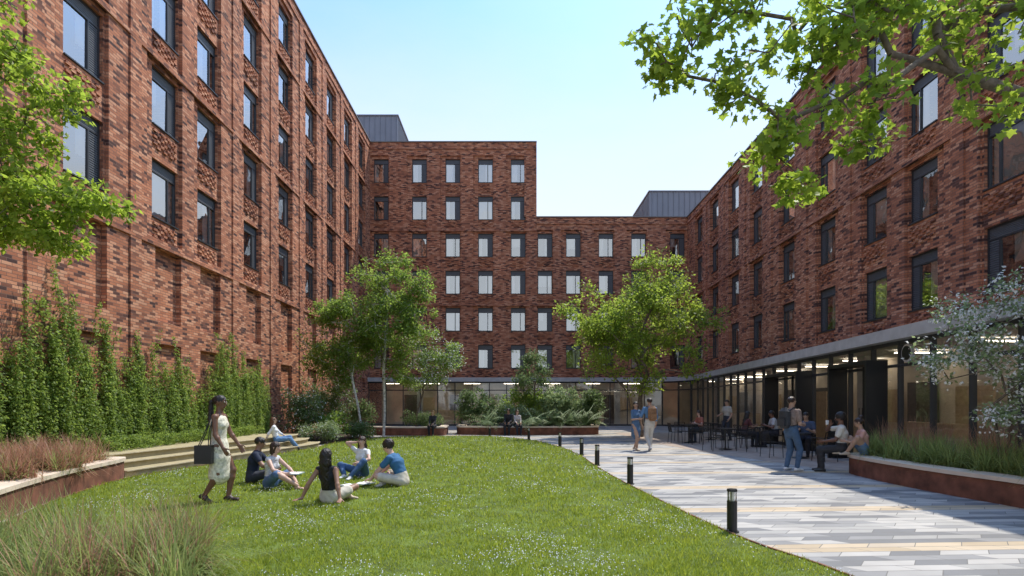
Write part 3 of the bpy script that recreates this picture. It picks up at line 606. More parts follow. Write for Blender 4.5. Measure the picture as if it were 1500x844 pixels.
def climber(y0,wd,h,base=.45):
    e=empty('wall_climber'); nr_=int(wd*19)+6; PT=[];RC=[]; mb=MB()
    for k in range(nr_):
        o_=RNG.uniform(-.5,.5); hh=h*(1-.35*abs(o_*2)**1.6)*RNG.uniform(.4,1.05); y=y0+o_*wd; ph=RNG.uniform(0,6); n=int(hh/.05); drift=RNG.normal(0,.09)
        t=np.arange(n)/n; yy=y+.10*np.sin(t*hh*2.2+ph)+drift*t*hh; zz=base+t*hh; xx=XL+.07+RNG.uniform(.02,.36)*(1-.5*t)+.04*np.sin(t*9+ph)
        keep=RNG.random(n)<(1-.3*t); PT.append(np.stack([xx,yy,zz],1)[keep]); RC.append((.14*(1-.4*t))[keep])
        if k%4==0: mb.tube([(XL+.06,y,base-.4),(XL+.07,y+.05,base+hh*.5),(XL+.06,y+drift*hh,base+hh)],[.014,.01,.004],4)
    P=np.concatenate(PT);rc=np.concatenate(RC); V,F=leaves(P,rc,9,.065,droop=.9); V[:,0]=np.maximum(V[:,0],XL+.055)
    np_mesh('leaves',V,F,[LEAF_CLIMB],e); mb.build('stems',[BARK],e)
for y0,wd,h in [(10.7,1.6,2.9),(11.8,1.5,4.0),(12.7,1.3,4.3),(13.6,1.2,3.7),(14.4,1.2,2.6),(15.2,1.0,3.3),(16.1,1.3,2.7),(16.7,.8,3.2),(17.6,1.5,2.3),(18.7,1.2,2.8),(19.7,1.3,4.3),(20.6,1.1,3.2),(21.5,1.1,3.4),(22.4,.8,2.6)]: climber(y0,wd,h)
def tufts(name,centers,n,L,mat,wd=.006,spread=.9):
    C=np.asarray(centers,float); m=len(C)*n; base=np.repeat(C,n,0)+np.concatenate([RNG.normal(0,.07,(m,2)),np.zeros((m,1))],1)
    a=RNG.uniform(0,6.28,m); d=np.stack([np.cos(a),np.sin(a),np.zeros(m)],1); s=np.stack([-np.sin(a),np.cos(a),np.zeros(m)],1)
    l=L*RNG.uniform(.6,1.15,m); th=np.abs(RNG.normal(0,spread*.45,m))+.1
    K=5; pts=[]
    for k in range(K):
        t=k/(K-1); bend=th*(.5+1.3*t); pts.append(base+ (l*t)[:,None]*(d*np.sin(np.minimum(bend,2.2)*.75)[:,None]+np.array([0,0,1])*np.cos(np.minimum(bend,2.2)*.75)[:,None]))
    W=[wd,wd,wd*.85,wd*.55,wd*.1]
    VV=np.zeros((m,K,2,3)); 
    for k in range(K): VV[:,k,0]=pts[k]-s*W[k]; VV[:,k,1]=pts[k]+s*W[k]
    VV=VV.reshape(m,K*2,3); VV[:,:,2]=np.maximum(VV[:,:,2],.03)
    q=np.array([(2*k,2*k+1,2*k+3,2*k+2) for k in range(K-1)]); F=(np.arange(m)[:,None,None]*2*K+q[None]).reshape(-1,4)
    return np_mesh(name,VV.reshape(-1,3),F,[mat])
c=[(x,y,.04) for x,y in [(RNG.uniform(-5.1,-2.4),RNG.uniform(4.0,5.4)) for _ in range(34)] if not (x>-2.9 and y>4.9)]
tufts('ornamental_grass',c,130,.74,TUFT,.0055,1.7); tufts('ornamental_grass',c[::2],70,.8,TUFTR,.004,1.2); tufts('ornamental_grass',c[1::3],90,.5,TUFT,.006,2.0)
c=[(x,y,.36) for x,y in [( -10+RNG.random()*2.6,7+RNG.random()*5) for _ in range(60)] if x< -7.2-(y-7)*.28]
tufts('ornamental_grass',c,100,.66,TUFTR,.006,1.3); tufts('ornamental_grass',[(x,y,z) for x,y,z in c[::2]],90,.55,TUFT,.006,1.4)
c=[(RNG.uniform(8.15,9.1),RNG.uniform(7,12.7),.36) for _ in range(60)]
tufts('ornamental_grass',c,120,.66,TUFT,.007,1.5); tufts('ornamental_grass',[(x,y,z) for x,y,z in c if x>8.5][::2],70,.95,TUFTR,.004,.6)

# ------------------------------------------------------------------ bollards
LAMPG=glass_mat('lantern_glass',(.9,.9,.9),.1)
for (x,y) in [(2.78,6.9),(2.38,11.0),(2.23,14.3),(2.18,17.1),(1.8,20.5),(.75,24.4),(-1.1,26.95)]:
    e=empty('bollard_light',(x,y,0)); mb=MB()
    mb.tube([(0,0,0),(0,0,.02)],.085,20,0); mb.tube([(0,0,.02),(0,0,.40)],.062,20,0); mb.tube([(0,0,.52),(0,0,.55)],[.064,.06],20,0)
    mb.tube([(0,0,.40),(0,0,.52)],.03,8,1)
    for k in range(3):
        a=k*2.094; mb.tube([(.052*math.cos(a),.052*math.sin(a),.4),(.052*math.cos(a),.052*math.sin(a),.52)],.004,5,0)
    mb.build('post',[BLACK,plain('reflector',(.8,.78,.72),.4)],e,True); m2=MB(); m2.tube([(0,0,.401),(0,0,.519)],.056,20,0); m2.build('lantern',[LAMPG],e,True)

# ------------------------------------------------------------------ chairs, tables
def chair(x,y,yaw):
    e=empty('cafe_chair',(x,y,.008)); e.rotation_euler=(0,0,yaw); mb=MB(); r=.011
    for sx in (-.22,.22):
        mb.tube([(sx,.22,0),(sx,.2,.45),(sx,.2,.66)],r,6); mb.tube([(sx,-.24,0),(sx,-.2,.45),(sx*.95,-.27,.82)],r,6); mb.tube([(sx,.2,.66),(sx,-.22,.66)],r*1.3,6)
    mb.tube([(-.21,-.27,.82),(.21,-.27,.82)],r,6); mb.tube([(-.22,.2,.43),(.22,.2,.43)],r,6)
    for k in range(9):
        q=-.19+k*.0475; mb.box(q-.012,q+.012,-.2,.2,.445,.458)
        mb.tube([(q,-.2,.46),(q,-.27,.82)],.006,4)
    mb.build('frame',[BLACK],e)
def table(x,y):
    e=empty('cafe_table',(x,y,.008)); mb=MB(); mb.tube([(0,0,.72),(0,0,.75)],.36,24); mb.tube([(0,0,.03),(0,0,.72)],.03,8); mb.tube([(0,0,0),(0,0,.03)],[.24,.2],20); mb.build('table_top_and_base',[BLACK],e)
for (x,y) in [(8.55,16.2),(7.5,19.2),(7.3,22.5),(9.3,20.5),(8.9,24.5)]:
    table(x,y)
for (x,y,a) in [(8.75,15.3,15),(7.85,16.5,-80),(9.1,16.9,140),(6.9,18.8,-60),(7.9,18.4,20),(7.6,20.0,180),(8.1,19.6,100),(6.7,22.4,-90),(7.9,22.9,110),(7.2,23.2,180),(7.3,21.7,0),(8.6,20.3,-80),(9.8,20.2,70),(9.3,21.3,180),(8.4,24.2,-60),(9.4,24.9,100)]:
    chair(x,y,rad(a))

# ------------------------------------------------------------------ people
def nrm(v): v=np.array(v,float); return v/(np.linalg.norm(v)+1e-9)
def ik(a,t,l1,l2,pole):
    a=np.array(a,float);t=np.array(t,float);d=t-a;L=np.linalg.norm(d);dh=d/(L+1e-9);L=min(L,l1+l2-.004);L=max(L,abs(l1-l2)+.02);t=a+dh*L
    x=(l1*l1-l2*l2+L*L)/(2*L);h=math.sqrt(max(0,l1*l1-x*x)); p=np.array(pole,float);p=p-p.dot(dh)*dh; p=nrm(p); return a+dh*x+p*h,t
def snets(D,org,h):
    s=D<0; cs=[s[i:s.shape[0]-1+i,j:s.shape[1]-1+j,k:s.shape[2]-1+k] for i in (0,1) for j in (0,1) for k in (0,1)]
    cnt=sum(c.astype(np.int8) for c in cs); act=(cnt>0)&(cnt<8); I=np.argwhere(act); idx=-np.ones(act.shape,np.int64); idx[act]=np.arange(len(I))
    off=[(i,j,k) for i in (0,1) for j in (0,1) for k in (0,1)]; val={o:D[I[:,0]+o[0],I[:,1]+o[1],I[:,2]+o[2]] for o in off}
    S=np.zeros((len(I),3));n=np.zeros(len(I))
    for o in off:
        for ax in range(3):
            if o[ax]: continue
            o2=list(o);o2[ax]=1;o2=tuple(o2);a,b=val[o],val[o2];c=(a<0)!=(b<0); t=np.where(c,a/(a-b+1e-12),0)
            p=np.tile(np.array(o,float),(len(I),1)); p[:,ax]+=t; S+=p*c[:,None]; n+=c
    V=(I+S/n[:,None])*h+org; F=[]
    for ax in range(3):
        a=[slice(None)]*3;b=[slice(None)]*3;a[ax]=slice(0,-1);b[ax]=slice(1,None); c=s[tuple(a)]!=s[tuple(b)]; E=np.argwhere(c)
        o1,o2=[q for q in range(3) if q!=ax]; E=E[(E[:,o1]>0)&(E[:,o2]>0)&(E[:,o1]<s.shape[o1]-1)&(E[:,o2]<s.shape[o2]-1)]
        def g(d1,d2):
            q=E.copy();q[:,o1]-=d1;q[:,o2]-=d2; return idx[q[:,0],q[:,1],q[:,2]]
        Q=np.stack([g(1,1),g(0,1),g(0,0),g(1,0)],1); ins=s[E[:,0],E[:,1],E[:,2]]; fl=ins if ax!=1 else ~ins
        Q[~fl]=Q[~fl][:,::-1]; F.append(Q)
    F=np.concatenate(F); F=F[(F>=0).all(1)]; return V,F
SKINS={'dark':(.17,.08,.048),'brown':(.30,.16,.10),'light':(.58,.36,.27),'tan':(.44,.27,.185)}
def person(name,loc,yaw,P,cell=.011,H=1.72):
    sc=H/1.72; fem=P.get('fem',True)
    prims=[]
    def add(lab,a,b,ra,rb,r=None,f=None):
        ra=ra if hasattr(ra,'__len__') else (ra,ra); rb=rb if hasattr(rb,'__len__') else (rb,rb)
        prims.append((lab,np.array(a,float),np.array(b,float),ra,rb,r,f))
    pel=np.array(P.get('pelvis',(0,0,.93)),float); d1=nrm(P.get('d1',(0,0,1))); d2=nrm(P.get('d2',P.get('d1',(0,0,1)))); R=nrm(P.get('right',(1,0,0)))
    RS=nrm(P.get('rs',R)); F1=nrm(np.cross(d1,R)); F2=nrm(np.cross(d2,RS))
    che=pel+d1*.27; nb=che+d2*.23; sw=.155 if fem else .18
    sh={'R':nb-d2*.05+RS*sw,'L':nb-d2*.05-RS*sw}; hp={'R':pel+R*.085-d1*.02,'L':pel-R*.085-d1*.02}
    if fem: st=[(.150,.108),(.112,.085),(.135,.098),(.115,.07),(.05,.05)]
    else: st=[(.148,.108),(.135,.098),(.165,.112),(.145,.08),(.055,.055)]
    pts=[pel-d1*.03,pel+d1*.15,che+d2*.06,nb-d2*.055,nb+d2*.01]
    top=P.get('top',1); inf=.010
    def torso(lab,i0,i1,inf):
        for i in range(i0,i1):
            rr,ff=(R,F1) if i<1 else (RS,F2)
            add(lab,pts[i],pts[i+1],(st[i][0]+inf,st[i][1]+inf),(st[i+1][0]+inf,st[i+1][1]+inf),rr,ff)
    torso(0,0,4,0)
    for s in 'RL':
        sg=1 if s=='R' else -1
        add(0,nb-d2*.02+RS*sg*.04,sh[s],.04,.045)
        if fem: add(0,che+d2*.055+RS*sg*.06+F2*.065,che+d2*.05+RS*sg*.06+F2*.068,.05,.05)
    strap=P.get('neck','crew')
    if top is not None:
        torso(1,0,3 if strap!='off' else 2,inf)
        if strap=='crew' : 
            torso(1,2,3,inf)
            for s in 'RL': add(1,nb-d2*.025+(RS if s=='R' else -RS)*.06,sh[s],.042,.052)
        if strap=='off':
            a=che-d2*.0; add(1,pts[1],a+d2*.07,(.125,.098),(.155,.115),RS,F2); add(1,a+d2*.085-RS*.0,a+d2*.12,(.185,.118),(.18,.105),RS,F2)
        if fem:
            for sg in (1,-1): add(1,che+d2*.05+RS*sg*.06+F2*.067,che+d2*.045+RS*sg*.06+F2*.07,.06,.06)
    for s in 'RL':
        sg=1 if s=='R' else -1
        tgt=P['hand'+s]; pole=P.get('el'+s,(sg*.4,-1,-.3)); el,wr=ik(sh[s],tgt,.285,.25,pole)
        add(0,sh[s],el,.046 if fem else .054,.034 if fem else .04); add(0,el,el*.75+wr*.25,.034 if fem else .04,.036 if fem else .042); add(0,el*.75+wr*.25,wr,.036 if fem else .042,.023 if fem else .028)
        sl=P.get('sleeve',.55)
        if top is not None and sl>0:
            if sl<=1: add(1,sh[s],sh[s]+(el-sh[s])*sl,.056 if fem else .066,.05 if fem else .06)
            else: add(1,sh[s],el,.058 if fem else .066,.046 if fem else .052); add(1,el,el+(wr-el)*(sl-1),.046 if fem else .052,.036 if fem else .04)
        fd=nrm(P.get('hd'+s,wr-el)); nn=np.array(P.get('hn'+s,(-sg,0.2,0)),float); nn=nrm(nn-nn.dot(fd)*fd); sd_=np.cross(fd,nn)*sg
        add(0,wr,wr+fd*.075,(.028,.02),(.036,.014),sd_,nn)
        curl=P.get('curl'+s,.5)
        for q,(o,l) in enumerate([(-.028,.062),(-.0095,.074),(.0095,.08),(.028,.072)]):
            b0=wr+fd*.078+sd_*o; b1=b0+nrm(fd+nn*curl*.6+sd_*o*2)*l*.55; b2=b1+nrm(fd+nn*curl*1.8)*l*.5
            add(0,b0,b1,.0095,.0085); add(0,b1,b2,.0085,.0075)
        t0=wr+fd*.022+sd_*.03; t1=t0+nrm(fd*.7+sd_*.7+nn*.25)*.042; add(0,t0,t1,.013,.0105); add(0,t1,t1+nrm(fd+sd_*.25+nn*.3)*.032,.0105,.009)
        P['_wr'+s]=wr; P['_el'+s]=el
    bot=P.get('bottom','trousers')
    for s in 'RL':
        sg=1 if s=='R' else -1
        kn,an=ik(hp[s],P['foot'+s],.435,.425,P.get('kn'+s,(sg*.15,1,.0)))
        c1=kn*.72+an*.28; th=.086 if fem else .082
        add(0,hp[s],kn,th,.056); add(0,kn,c1,.055,.056); add(0,c1,an,.056,.034)
        fd=nrm(P.get('fd'+s,(sg*.15,1,0))); up=nrm(P.get('fu'+s,(0,0,1))); up=nrm(up-up.dot(fd)*fd); rt=np.cross(fd,up)
        heel=an-up*.045-fd*.035; toe=an-up*.055+fd*.15; lab=3 if P.get('shoes',True) else 0
        add(0,heel,toe,(.032,.03),(.036,.018),rt,up); 
        if lab==3: add(3,heel-fd*.005,an*.5+(heel+toe)*.25,(.04,.038),(.044,.038),rt,up); add(3,an-up*.045+fd*.02,toe,(.042,.034),(.042,.026),rt,up)
        if bot=='trousers': add(2,hp[s],kn,th+.014,.07); add(2,kn,c1,.07,.067); add(2,c1,an+(kn-an)*.06,.067,.052)
        if bot=='shorts': add(2,hp[s],hp[s]+(kn-hp[s])*P.get('blen',.5),th+.014,th+.006)
        if bot=='skirt': add(2,hp[s],kn+(hp[s]-kn)*.06,th+.018,.085)
        P['_kn'+s]=kn;P['_an'+s]=an
    if bot: add(2,pts[0]-d1*.02,pel+d1*.09,(st[0][0]+.013,st[0][1]+.013),(st[1][0]+.022,st[1][1]+.02),R,F1)
    if bot=='dress':
        hm=P.get('hem',.42); c0=pel-d1*.0; c1=np.array([pel[0],pel[1]+.02,pel[2]-.22]); c2=np.array([pel[0],pel[1]+.0,hm])
        add(2,c0,c1,(.166,.125),(.170,.14),R,F1); add(2,c1,c2,(.170,.14),(.155,.16),R,F1)
    hu=nrm(P.get('hup',d2*.5+np.array([0,0,.5]))); hf=nrm(P.get('face',F2)); hf=nrm(hf-hf.dot(hu)*hu); hr=np.cross(hf,hu)
    hc=nb+d2*.02+hu*.165+hf*.015
    add(0,nb-d2*.02,hc-hu*.05-hf*.01,.055 if fem else .062,.048 if fem else .056)
    add(0,hc+hu*.008-hf*.012,hc+hu*.012-hf*.010,(.074,.092),(.074,.092),hr,hf)
    prims.append((0,hc+hu*.02,hc-hu*.065+hf*.03,(.066,.075),(.044,.05),hr,hf))
    add(0,hc+hf*.082-hu*.005,hc+hf*.104-hu*.032,.008,.012)
    for sg in (1,-1): add(0,hc+hr*sg*.074-hu*.02,hc+hr*sg*.078+hu*.01,(.010,.014),(.01,.016),hr,hf)
    hs=P.get('hair','short')
    add(4,hc+hu*.028-hf*.022,hc+hu*.034-hf*.018,(.084,.10),(.084,.10),hr,hf)
    dn=np.array([0,0,-1.])
    if hs=='long' or hs=='vlong':
        L=.34 if hs=='long' else .46
        a=hc-hf*.06; b=hc-hf*.085+hu*-.12; c=nb-F2*.1-d2*(L-.13)
        add(4,a,b,(.085,.06),(.088,.05),hr,hf); add(4,b,c,(.088,.045),(.055,.03),hr,hf)
        for sg in (1,-1): add(4,hc+hr*sg*.075-hf*.02+hu*.02,hc+hr*sg*.08-hu*.15-hf*.03,.022,.026)
    if hs=='ponytail':
        a=hc-hf*.10+hu*.05; b=a-hf*.06-hu*.06; c=b-hf*.01+dn*.25; d=c+hf*.03+dn*.22; add(4,a,b,.032,.036); add(4,b,c,.036,.042); add(4,c,d,.042,.018)
    if hs=='bun': add(4,hc-hf*.06+hu*.12,hc-hf*.07+hu*.13,.045,.045)
    if hs=='bob':
        add(4,hc-hf*.03,hc-hf*.04-hu*.1,(.092,.085),(.088,.06),hr,hf)
    if hs=='curly': add(4,hc+hu*.04-hf*.03,hc+hu*.05-hf*.03,(.10,.112),(.10,.112),hr,hf)
    if P.get('beard'): add(4,hc-hu*.085+hf*.045,hc-hu*.075+hf*.05,(.045,.042),(.05,.04),hr,hf)
    lo=np.min([np.minimum(p[1],p[2])-max(max(p[3]),max(p[4])) for p in prims],0)-.03; hi=np.max([np.maximum(p[1],p[2])+max(max(p[3]),max(p[4])) for p in prims],0)+.03
    nx,ny,nzz=[int(q) for q in np.ceil((hi-lo)/cell)+1]; D=np.full((5,nx,ny,nzz),.2,np.float32)
    gx=lo[0]+np.arange(nx)*cell;gy=lo[1]+np.arange(ny)*cell;gz=lo[2]+np.arange(nzz)*cell
    for (lab,a,b,ra,rb,r,f) in prims:
        m=max(max(ra),max(rb))+.035; l=np.floor((np.minimum(a,b)-m-lo)/cell).astype(int); h=np.ceil((np.maximum(a,b)+m-lo)/cell).astype(int)+1
        l=np.maximum(l,0); S=(slice(l[0],h[0]),slice(l[1],h[1]),slice(l[2],h[2]))
        X=gx[S[0]][:,None,None]-a[0];Y=gy[S[1]][None,:,None]-a[1];Z=gz[S[2]][None,None,:]-a[2]
        ab=b-a; L2=ab.dot(ab)+1e-9; t=np.clip((X*ab[0]+Y*ab[1]+Z*ab[2])/L2,0,1)
        qx=X-t*ab[0];qy=Y-t*ab[1];qz=Z-t*ab[2]
        if r is None:
            d=np.sqrt(qx*qx+qy*qy+qz*qz)-(ra[0]+(rb[0]-ra[0])*t)
        else:
            rx=ra[0]+(rb[0]-ra[0])*t; ry=ra[1]+(rb[1]-ra[1])*t; ax=np.cross(r,f); mn=np.minimum(rx,ry)
            xr=(qx*r[0]+qy*r[1]+qz*r[2])/rx; yf=(qx*f[0]+qy*f[1]+qz*f[2])/ry; wv=(qx*ax[0]+qy*ax[1]+qz*ax[2])/mn
            d=(np.sqrt(xr*xr+yf*yf+wv*wv)-1)*mn
        cur=D[(lab,)+S]; small=max(ra[0],rb[0])<.014
        k=.004 if small else .022
        hh=np.clip(.5+.5*(cur-d)/k,0,1); D[(lab,)+S]=cur*(1-hh)+d*hh-k*hh*(1-hh)
    GX,GY,GZ=np.meshgrid(gx,gy,gz,indexing='ij')
    wr=.0035*np.sin(GX*38+GZ*21+2*np.sin(GY*17))*np.sin(GZ*33+GY*29+GX*9)
    for l_ in (1,2): D[l_]+=wr
    D[4]+=.005*np.sin(GX*90+3*np.sin(GZ*30))*np.sin(GY*80)
    Dm=D.min(0); Lb=D.argmin(0); V,F=snets(Dm,lo,cell)
    nb_=np.zeros_like(V); ct=np.zeros(len(V))
    for i in range(4):
        a=F[:,i];b=F[:,(i+1)%4]; np.add.at(nb_,a,V[b]);np.add.at(ct,a,1);np.add.at(nb_,b,V[a]);np.add.at(ct,b,1)
    V2=V*.65+.35*nb_/np.maximum(ct,1)[:,None]
    fc=V[F].mean(1); ii=np.clip(np.round((fc-lo)/cell).astype(int),0,[nx-1,ny-1,nzz-1]); lab=Lb[ii[:,0],ii[:,1],ii[:,2]]
    sk=P.get('skin','light'); hc_=P.get('hairc',(.012,.008,.006)); 
    mats=[plain('skin_'+sk,SKINS[sk],.5,.06,5),plain('%s_top_%g_%g'%('cloth',*P['tc'][:2]),P['tc'],.85,P.get('tv',.1),P.get('ts',10),bump=.15,bscale=40),plain('cloth_bottom_%g_%g'%tuple(P['bc'][:2]),P['bc'],.85,P.get('bv',.12),P.get('bs',12),bump=.15,bscale=40),
          plain('shoe_%g'%P.get('shc',(.02,.02,.02))[0],P.get('shc',(.02,.02,.02)),.5),plain('hair_%g'%hc_[0],hc_,.45,.3,50,bump=.5,bscale=80)]
    o=np_mesh(name,V2,F,mats,None,lab,True)
    o.location=loc; o.rotation_euler=(0,0,rad(yaw)); o.scale=(sc,sc,sc)
    mb=MB(); 
    def blob(c,r,m):
        c=np.array(c); mb.tube([c-hf*.004,c,c+hf*.005],[r*.6,r,r*.5],8,m)
    for sg in (1,-1):
        blob(hc+hr*sg*.029+hf*.0835+hu*.004,.0105,0); blob(hc+hr*sg*.029+hf*.0885+hu*.004,.0055,1)
        mb.tube([hc+hr*sg*.015+hf*.087+hu*.022,hc+hr*sg*.042+hf*.078+hu*.022],.0035,5,2)
    mb.tube([hc-hr*.02+hf*.086-hu*.056,hc+hf*.092-hu*.057,hc+hr*.02+hf*.086-hu*.056],[.003,.006,.003],6,3)
    mb.build('face_details',[plain('eye_white',(.6,.6,.58),.3),plain('iris',(.02,.012,.008),.2),mats[4],plain('lips_'+sk,tuple(c*q for c,q in zip(SKINS[sk],(.85,.5,.5))),.4)],o,True)
    return o,P
G=.02
cross=dict(pelvis=(0,0,.125),footR=(-.14,.30,.075),footL=(.12,.40,.075),knR=(1,.2,.35),knL=(-1,.2,.35),fdR=(-.9,.4,-.1),fdL=(.9,.4,-.1),fuR=(0,.3,.8),fuL=(0,.3,.8))
o,P=person('standing_woman',(-4.8,8.95,G),-86,dict(neck='off',bottom='dress',hem=.43,sleeve=0,skin='dark',tc=(.66,.62,.5),bc=(.66,.62,.5),tv=.3,ts=28,bv=.3,bs=28,hair='ponytail',
  pelvis=(0,0,.925),d1=(0,-.02,1),d2=(0,.05,1),face=(.15,1,-.12),handR=(.21,.16,.88),elR=(.3,-1,0),handL=(-.2,.24,.88),elL=(-.2,-1,0),footR=(.06,-.2,.12),footL=(-.06,.12,.085),fdR=(.1,1,-.5),fdL=(0,1,0),shc=(.03,.015,.01)),.0095,1.74)
mb=MB(); x0,x1,y0,y1=.18,.27,-.26,0.0
mb.box(x0,x1,y0,y1,.64,.93)
for xx in (x0+.015,x1-.015): mb.tube([(xx,y0+.06,.925),(xx-.02,-.12,1.12),(.19,-.05,1.34),(.165,-.01,1.41)],.008,6); mb.tube([(xx,y1-.05,.925),(xx-.01,-.04,1.15),(.185,-.01,1.36),(.165,.0,1.415)],.008,6)
b=mb.build('handbag',[plain('black_leather',(.012,.012,.014),.35,.2,bump=.2)],o)
bv=b.modifiers.new('b','BEVEL'); bv.width=.012; 
o,P=person('seated_man',(-5.28,11.1,G),-75,dict(fem=False,skin='brown',tc=(.012,.02,.045),bc=(.03,.035,.05),hair='short',**{**cross},d1=(0,.1,1),d2=(0,.35,1),handR=(.16,.42,.28),handL=(-.1,.45,.28),elR=(1,-.3,-.2),elL=(-1,-.3,-.2),face=(0,1,-.45)),.012,1.76)
o,P=person('seated_woman',(-4.62,10.45,G),-100,dict(skin='light',hairc=(.035,.017,.009),hair='bob',tc=(.55,.55,.58),tv=.35,ts=45,bottom='skirt',bc=(.09,.16,.29),sleeve=0.02,
  pelvis=(0,0,.125),d1=(0,.02,1),d2=(0,.3,1),footR=(.1,.64,.075),footL=(-.22,.42,.075),knR=(.6,.1,.7),knL=(-1,.2,.4),fdL=(.7,.6,0),shoes=False,handR=(.15,.44,.30),handL=(-.08,.46,.28),elR=(1,-.3,-.3),elL=(-1,-.3,-.3),face=(0,1,-.6),shc=(.5,.4,.3)),.0095,1.66)
o,P=person('seated_woman',(-2.95,8.85,G),-12,dict(skin='brown',hair='vlong',tc=(.015,.015,.018),bottom='shorts',blen=.6,bc=(.52,.48,.40),sleeve=0.0,
  **cross,d1=(0,-.2,1),d2=(0,-.18,1),handR=(.36,-.30,.075),handL=(-.36,-.28,.075),elR=(.3,-1,0),elL=(-.3,-1,0),hdR=(.35,-.9,-.1),hdL=(-.35,-.9,-.1),hnR=(0,0,-1),hnL=(0,0,-1),curlR=.05,curlL=.05,face=(.1,1,.05),shc=(.5,.5,.5)),.0095,1.68)
o,P=person('seated_woman',(-3.3,12.0,G),160,dict(skin='light',hairc=(.04,.02,.01),hair='long',tc=(.72,.72,.70),bc=(.05,.11,.22),sleeve=.4,
  pelvis=(0,0,.125),d1=(0,-.05,1),d2=(0,.02,1),footR=(.16,.42,.085),footL=(-.1,.55,.085),knR=(.9,.1,.45),knL=(-.5,.1,.9),handR=(.12,-.02,.78),hdR=(-.6,-.1,.6),elR=(.9,.3,.3),handL=(-.16,.36,.36),elL=(-1,-.2,-.2),hdL=(.2,1,-.2),face=(-.3,1,-.1),shc=(.6,.6,.6)),.011,1.66)
o,P=person('seated_man',(-2.2,10.7,G),78,dict(fem=False,skin='light',hairc=(.02,.01,.006),hair='curly',tc=(.035,.13,.27),bottom='shorts',blen=.85,bc=(.55,.50,.42),sleeve=.6,
  pelvis=(0,-.05,.125),d1=(0,.3,1),d2=(0,.75,1),footR=(-.12,.30,.075),footL=(.12,.40,.075),knR=(1,.2,.35),knL=(-1,.2,.35),fdR=(-.9,.4,-.1),fdL=(.9,.4,-.1),handR=(.12,.58,.10),handL=(-.2,.52,.10),elR=(1,-.5,.1),elL=(-1,-.5,.1),hdR=(-.3,1,-.25),hdL=(.3,1,-.1),hnR=(0,0,-1),hnL=(0,0,-1),face=(0,1,-.9),shc=(.6,.6,.6)),.0095,1.78)
def book(x,y,yaw,z=.05,c=(.75,.74,.7)):
    e=empty('open_book',(x,y,z)); e.rotation_euler=(0,0,rad(yaw)); mb=MB()
    for sg in (-1,1):
        for k in range(4):
            a0=k*.04;a1=(k+1)*.04; h=[.012,.022,.02,.014,.006]
            mb.quad((sg*a0,-.11,h[k]),(sg*a1,-.11,h[k+1]),(sg*a1,.11,h[k+1]),(sg*a0,.11,h[k])); 
            for yy in (-.11,.11): mb.quad((sg*a0,yy,0),(sg*a1,yy,0),(sg*a1,yy,h[k+1]),(sg*a0,yy,h[k]))
        mb.quad((sg*.16,-.11,0),(sg*.16,.11,0),(sg*.16,.11,.006),(sg*.16,-.11,.006))
    mb.box(-.166,.166,-.115,.115,-.006,-.001,1); mb.build('pages_and_cover',[plain('paper',c,.7,.05),plain('book_cover',(.1,.25,.3),.5)],e)
book(-2.85,10.65,60,.075); book(-3.1,10.35,-20,.075); book(-4.12,10.4,-90,.30)
seat=lambda z,**k:dict(pelvis=(0,0,z+.105),footR=(.09,.42,.085),footL=(-.10,.38,.085),knR=(.1,1,.4),knL=(-.1,1,.4),**k)
o,P=person('seated_woman',(-8.1,18.8,.0+.0),-70,dict(skin='light',hairc=(.12,.05,.02),hair='long',tc=(.7,.7,.7),bc=(.10,.20,.36),pelvis=(0,0,.41),d1=(0,-.3,1),d2=(0,-.1,1),footR=(.1,.72,.1),footL=(-.06,.62,.1),knR=(0,.3,1),knL=(0,.3,1),handR=(.2,-.36,.36),handL=(-.15,.3,.5),sleeve=1.4),.014,1.66)
o,P=person('seated_woman',(-3.95,27.45,0),170,dict(skin='light',hairc=(.35,.2,.08),hair='long',tc=(.03,.03,.035),bc=(.02,.02,.025),**seat(.45),d1=(0,.1,1),d2=(0,.25,1),handR=(.1,.4,.62),handL=(-.1,.4,.62),sleeve=1.8),.016,1.66)
o,P=person('seated_man',(-.15,28.1,0),165,dict(fem=False,skin='brown',tc=(.02,.02,.025),bc=(.02,.02,.03),**seat(.45),d1=(0,.1,1),d2=(0,.3,1),handR=(.1,.4,.62),handL=(-.1,.4,.62),sleeve=1.8),.016,1.76)
o,P=person('seated_woman',(.25,28.1,0),195,dict(skin='light',hairc=(.05,.025,.012),hair='long',tc=(.5,.45,.42),bc=(.03,.03,.04),**seat(.45),d1=(0,.1,1),d2=(0,.2,1),handR=(.1,.4,.62),handL=(-.1,.4,.62),sleeve=1.5),.016,1.66)
def backpack(o,c1,z=1.02):
    mb=MB(); mb.tube([(0,-.20,z-.02),(0,-.215,z+.06),(0,-.215,z+.36),(0,-.19,z+.42)],[.10,.15,.145,.09],12); 
    for v in range(len(mb.v)): x,y,zz=mb.v[v]; mb.v[v]=(x,(y+.2)*.62-.2,zz)
    mb.box(-.1,.1,-.335,-.28,z+.03,z+.2)
    for sg in (-1,1): mb.tube([(sg*.09,-.16,z+.38),(sg*.10,-.04,z+.455),(sg*.105,.10,z+.38),(sg*.12,.12,z+.2),(sg*.15,.0,z+.05),(sg*.13,-.14,z+.03)],.014,6)
    mb.build('backpack',[plain('backpack_%g'%c1[0],c1,.7,.2,20,bump=.2)],o,True)
o,P=person('walking_man',(4.72,18.7,.004),8,dict(fem=False,skin='tan',hairc=(.03,.015,.01),tc=(.10,.20,.34),bc=(.55,.52,.47),shc=(.6,.6,.6),d2=(0,.05,1),handR=(.27,.14,.88),handL=(-.22,.22,1.05),elL=(-.6,-1,0),footR=(.08,.16,.09),footL=(-.08,-.24,.14),fdL=(0,1,-.5),sleeve=1.5),.012,1.8); backpack(o,(.25,.13,.06))
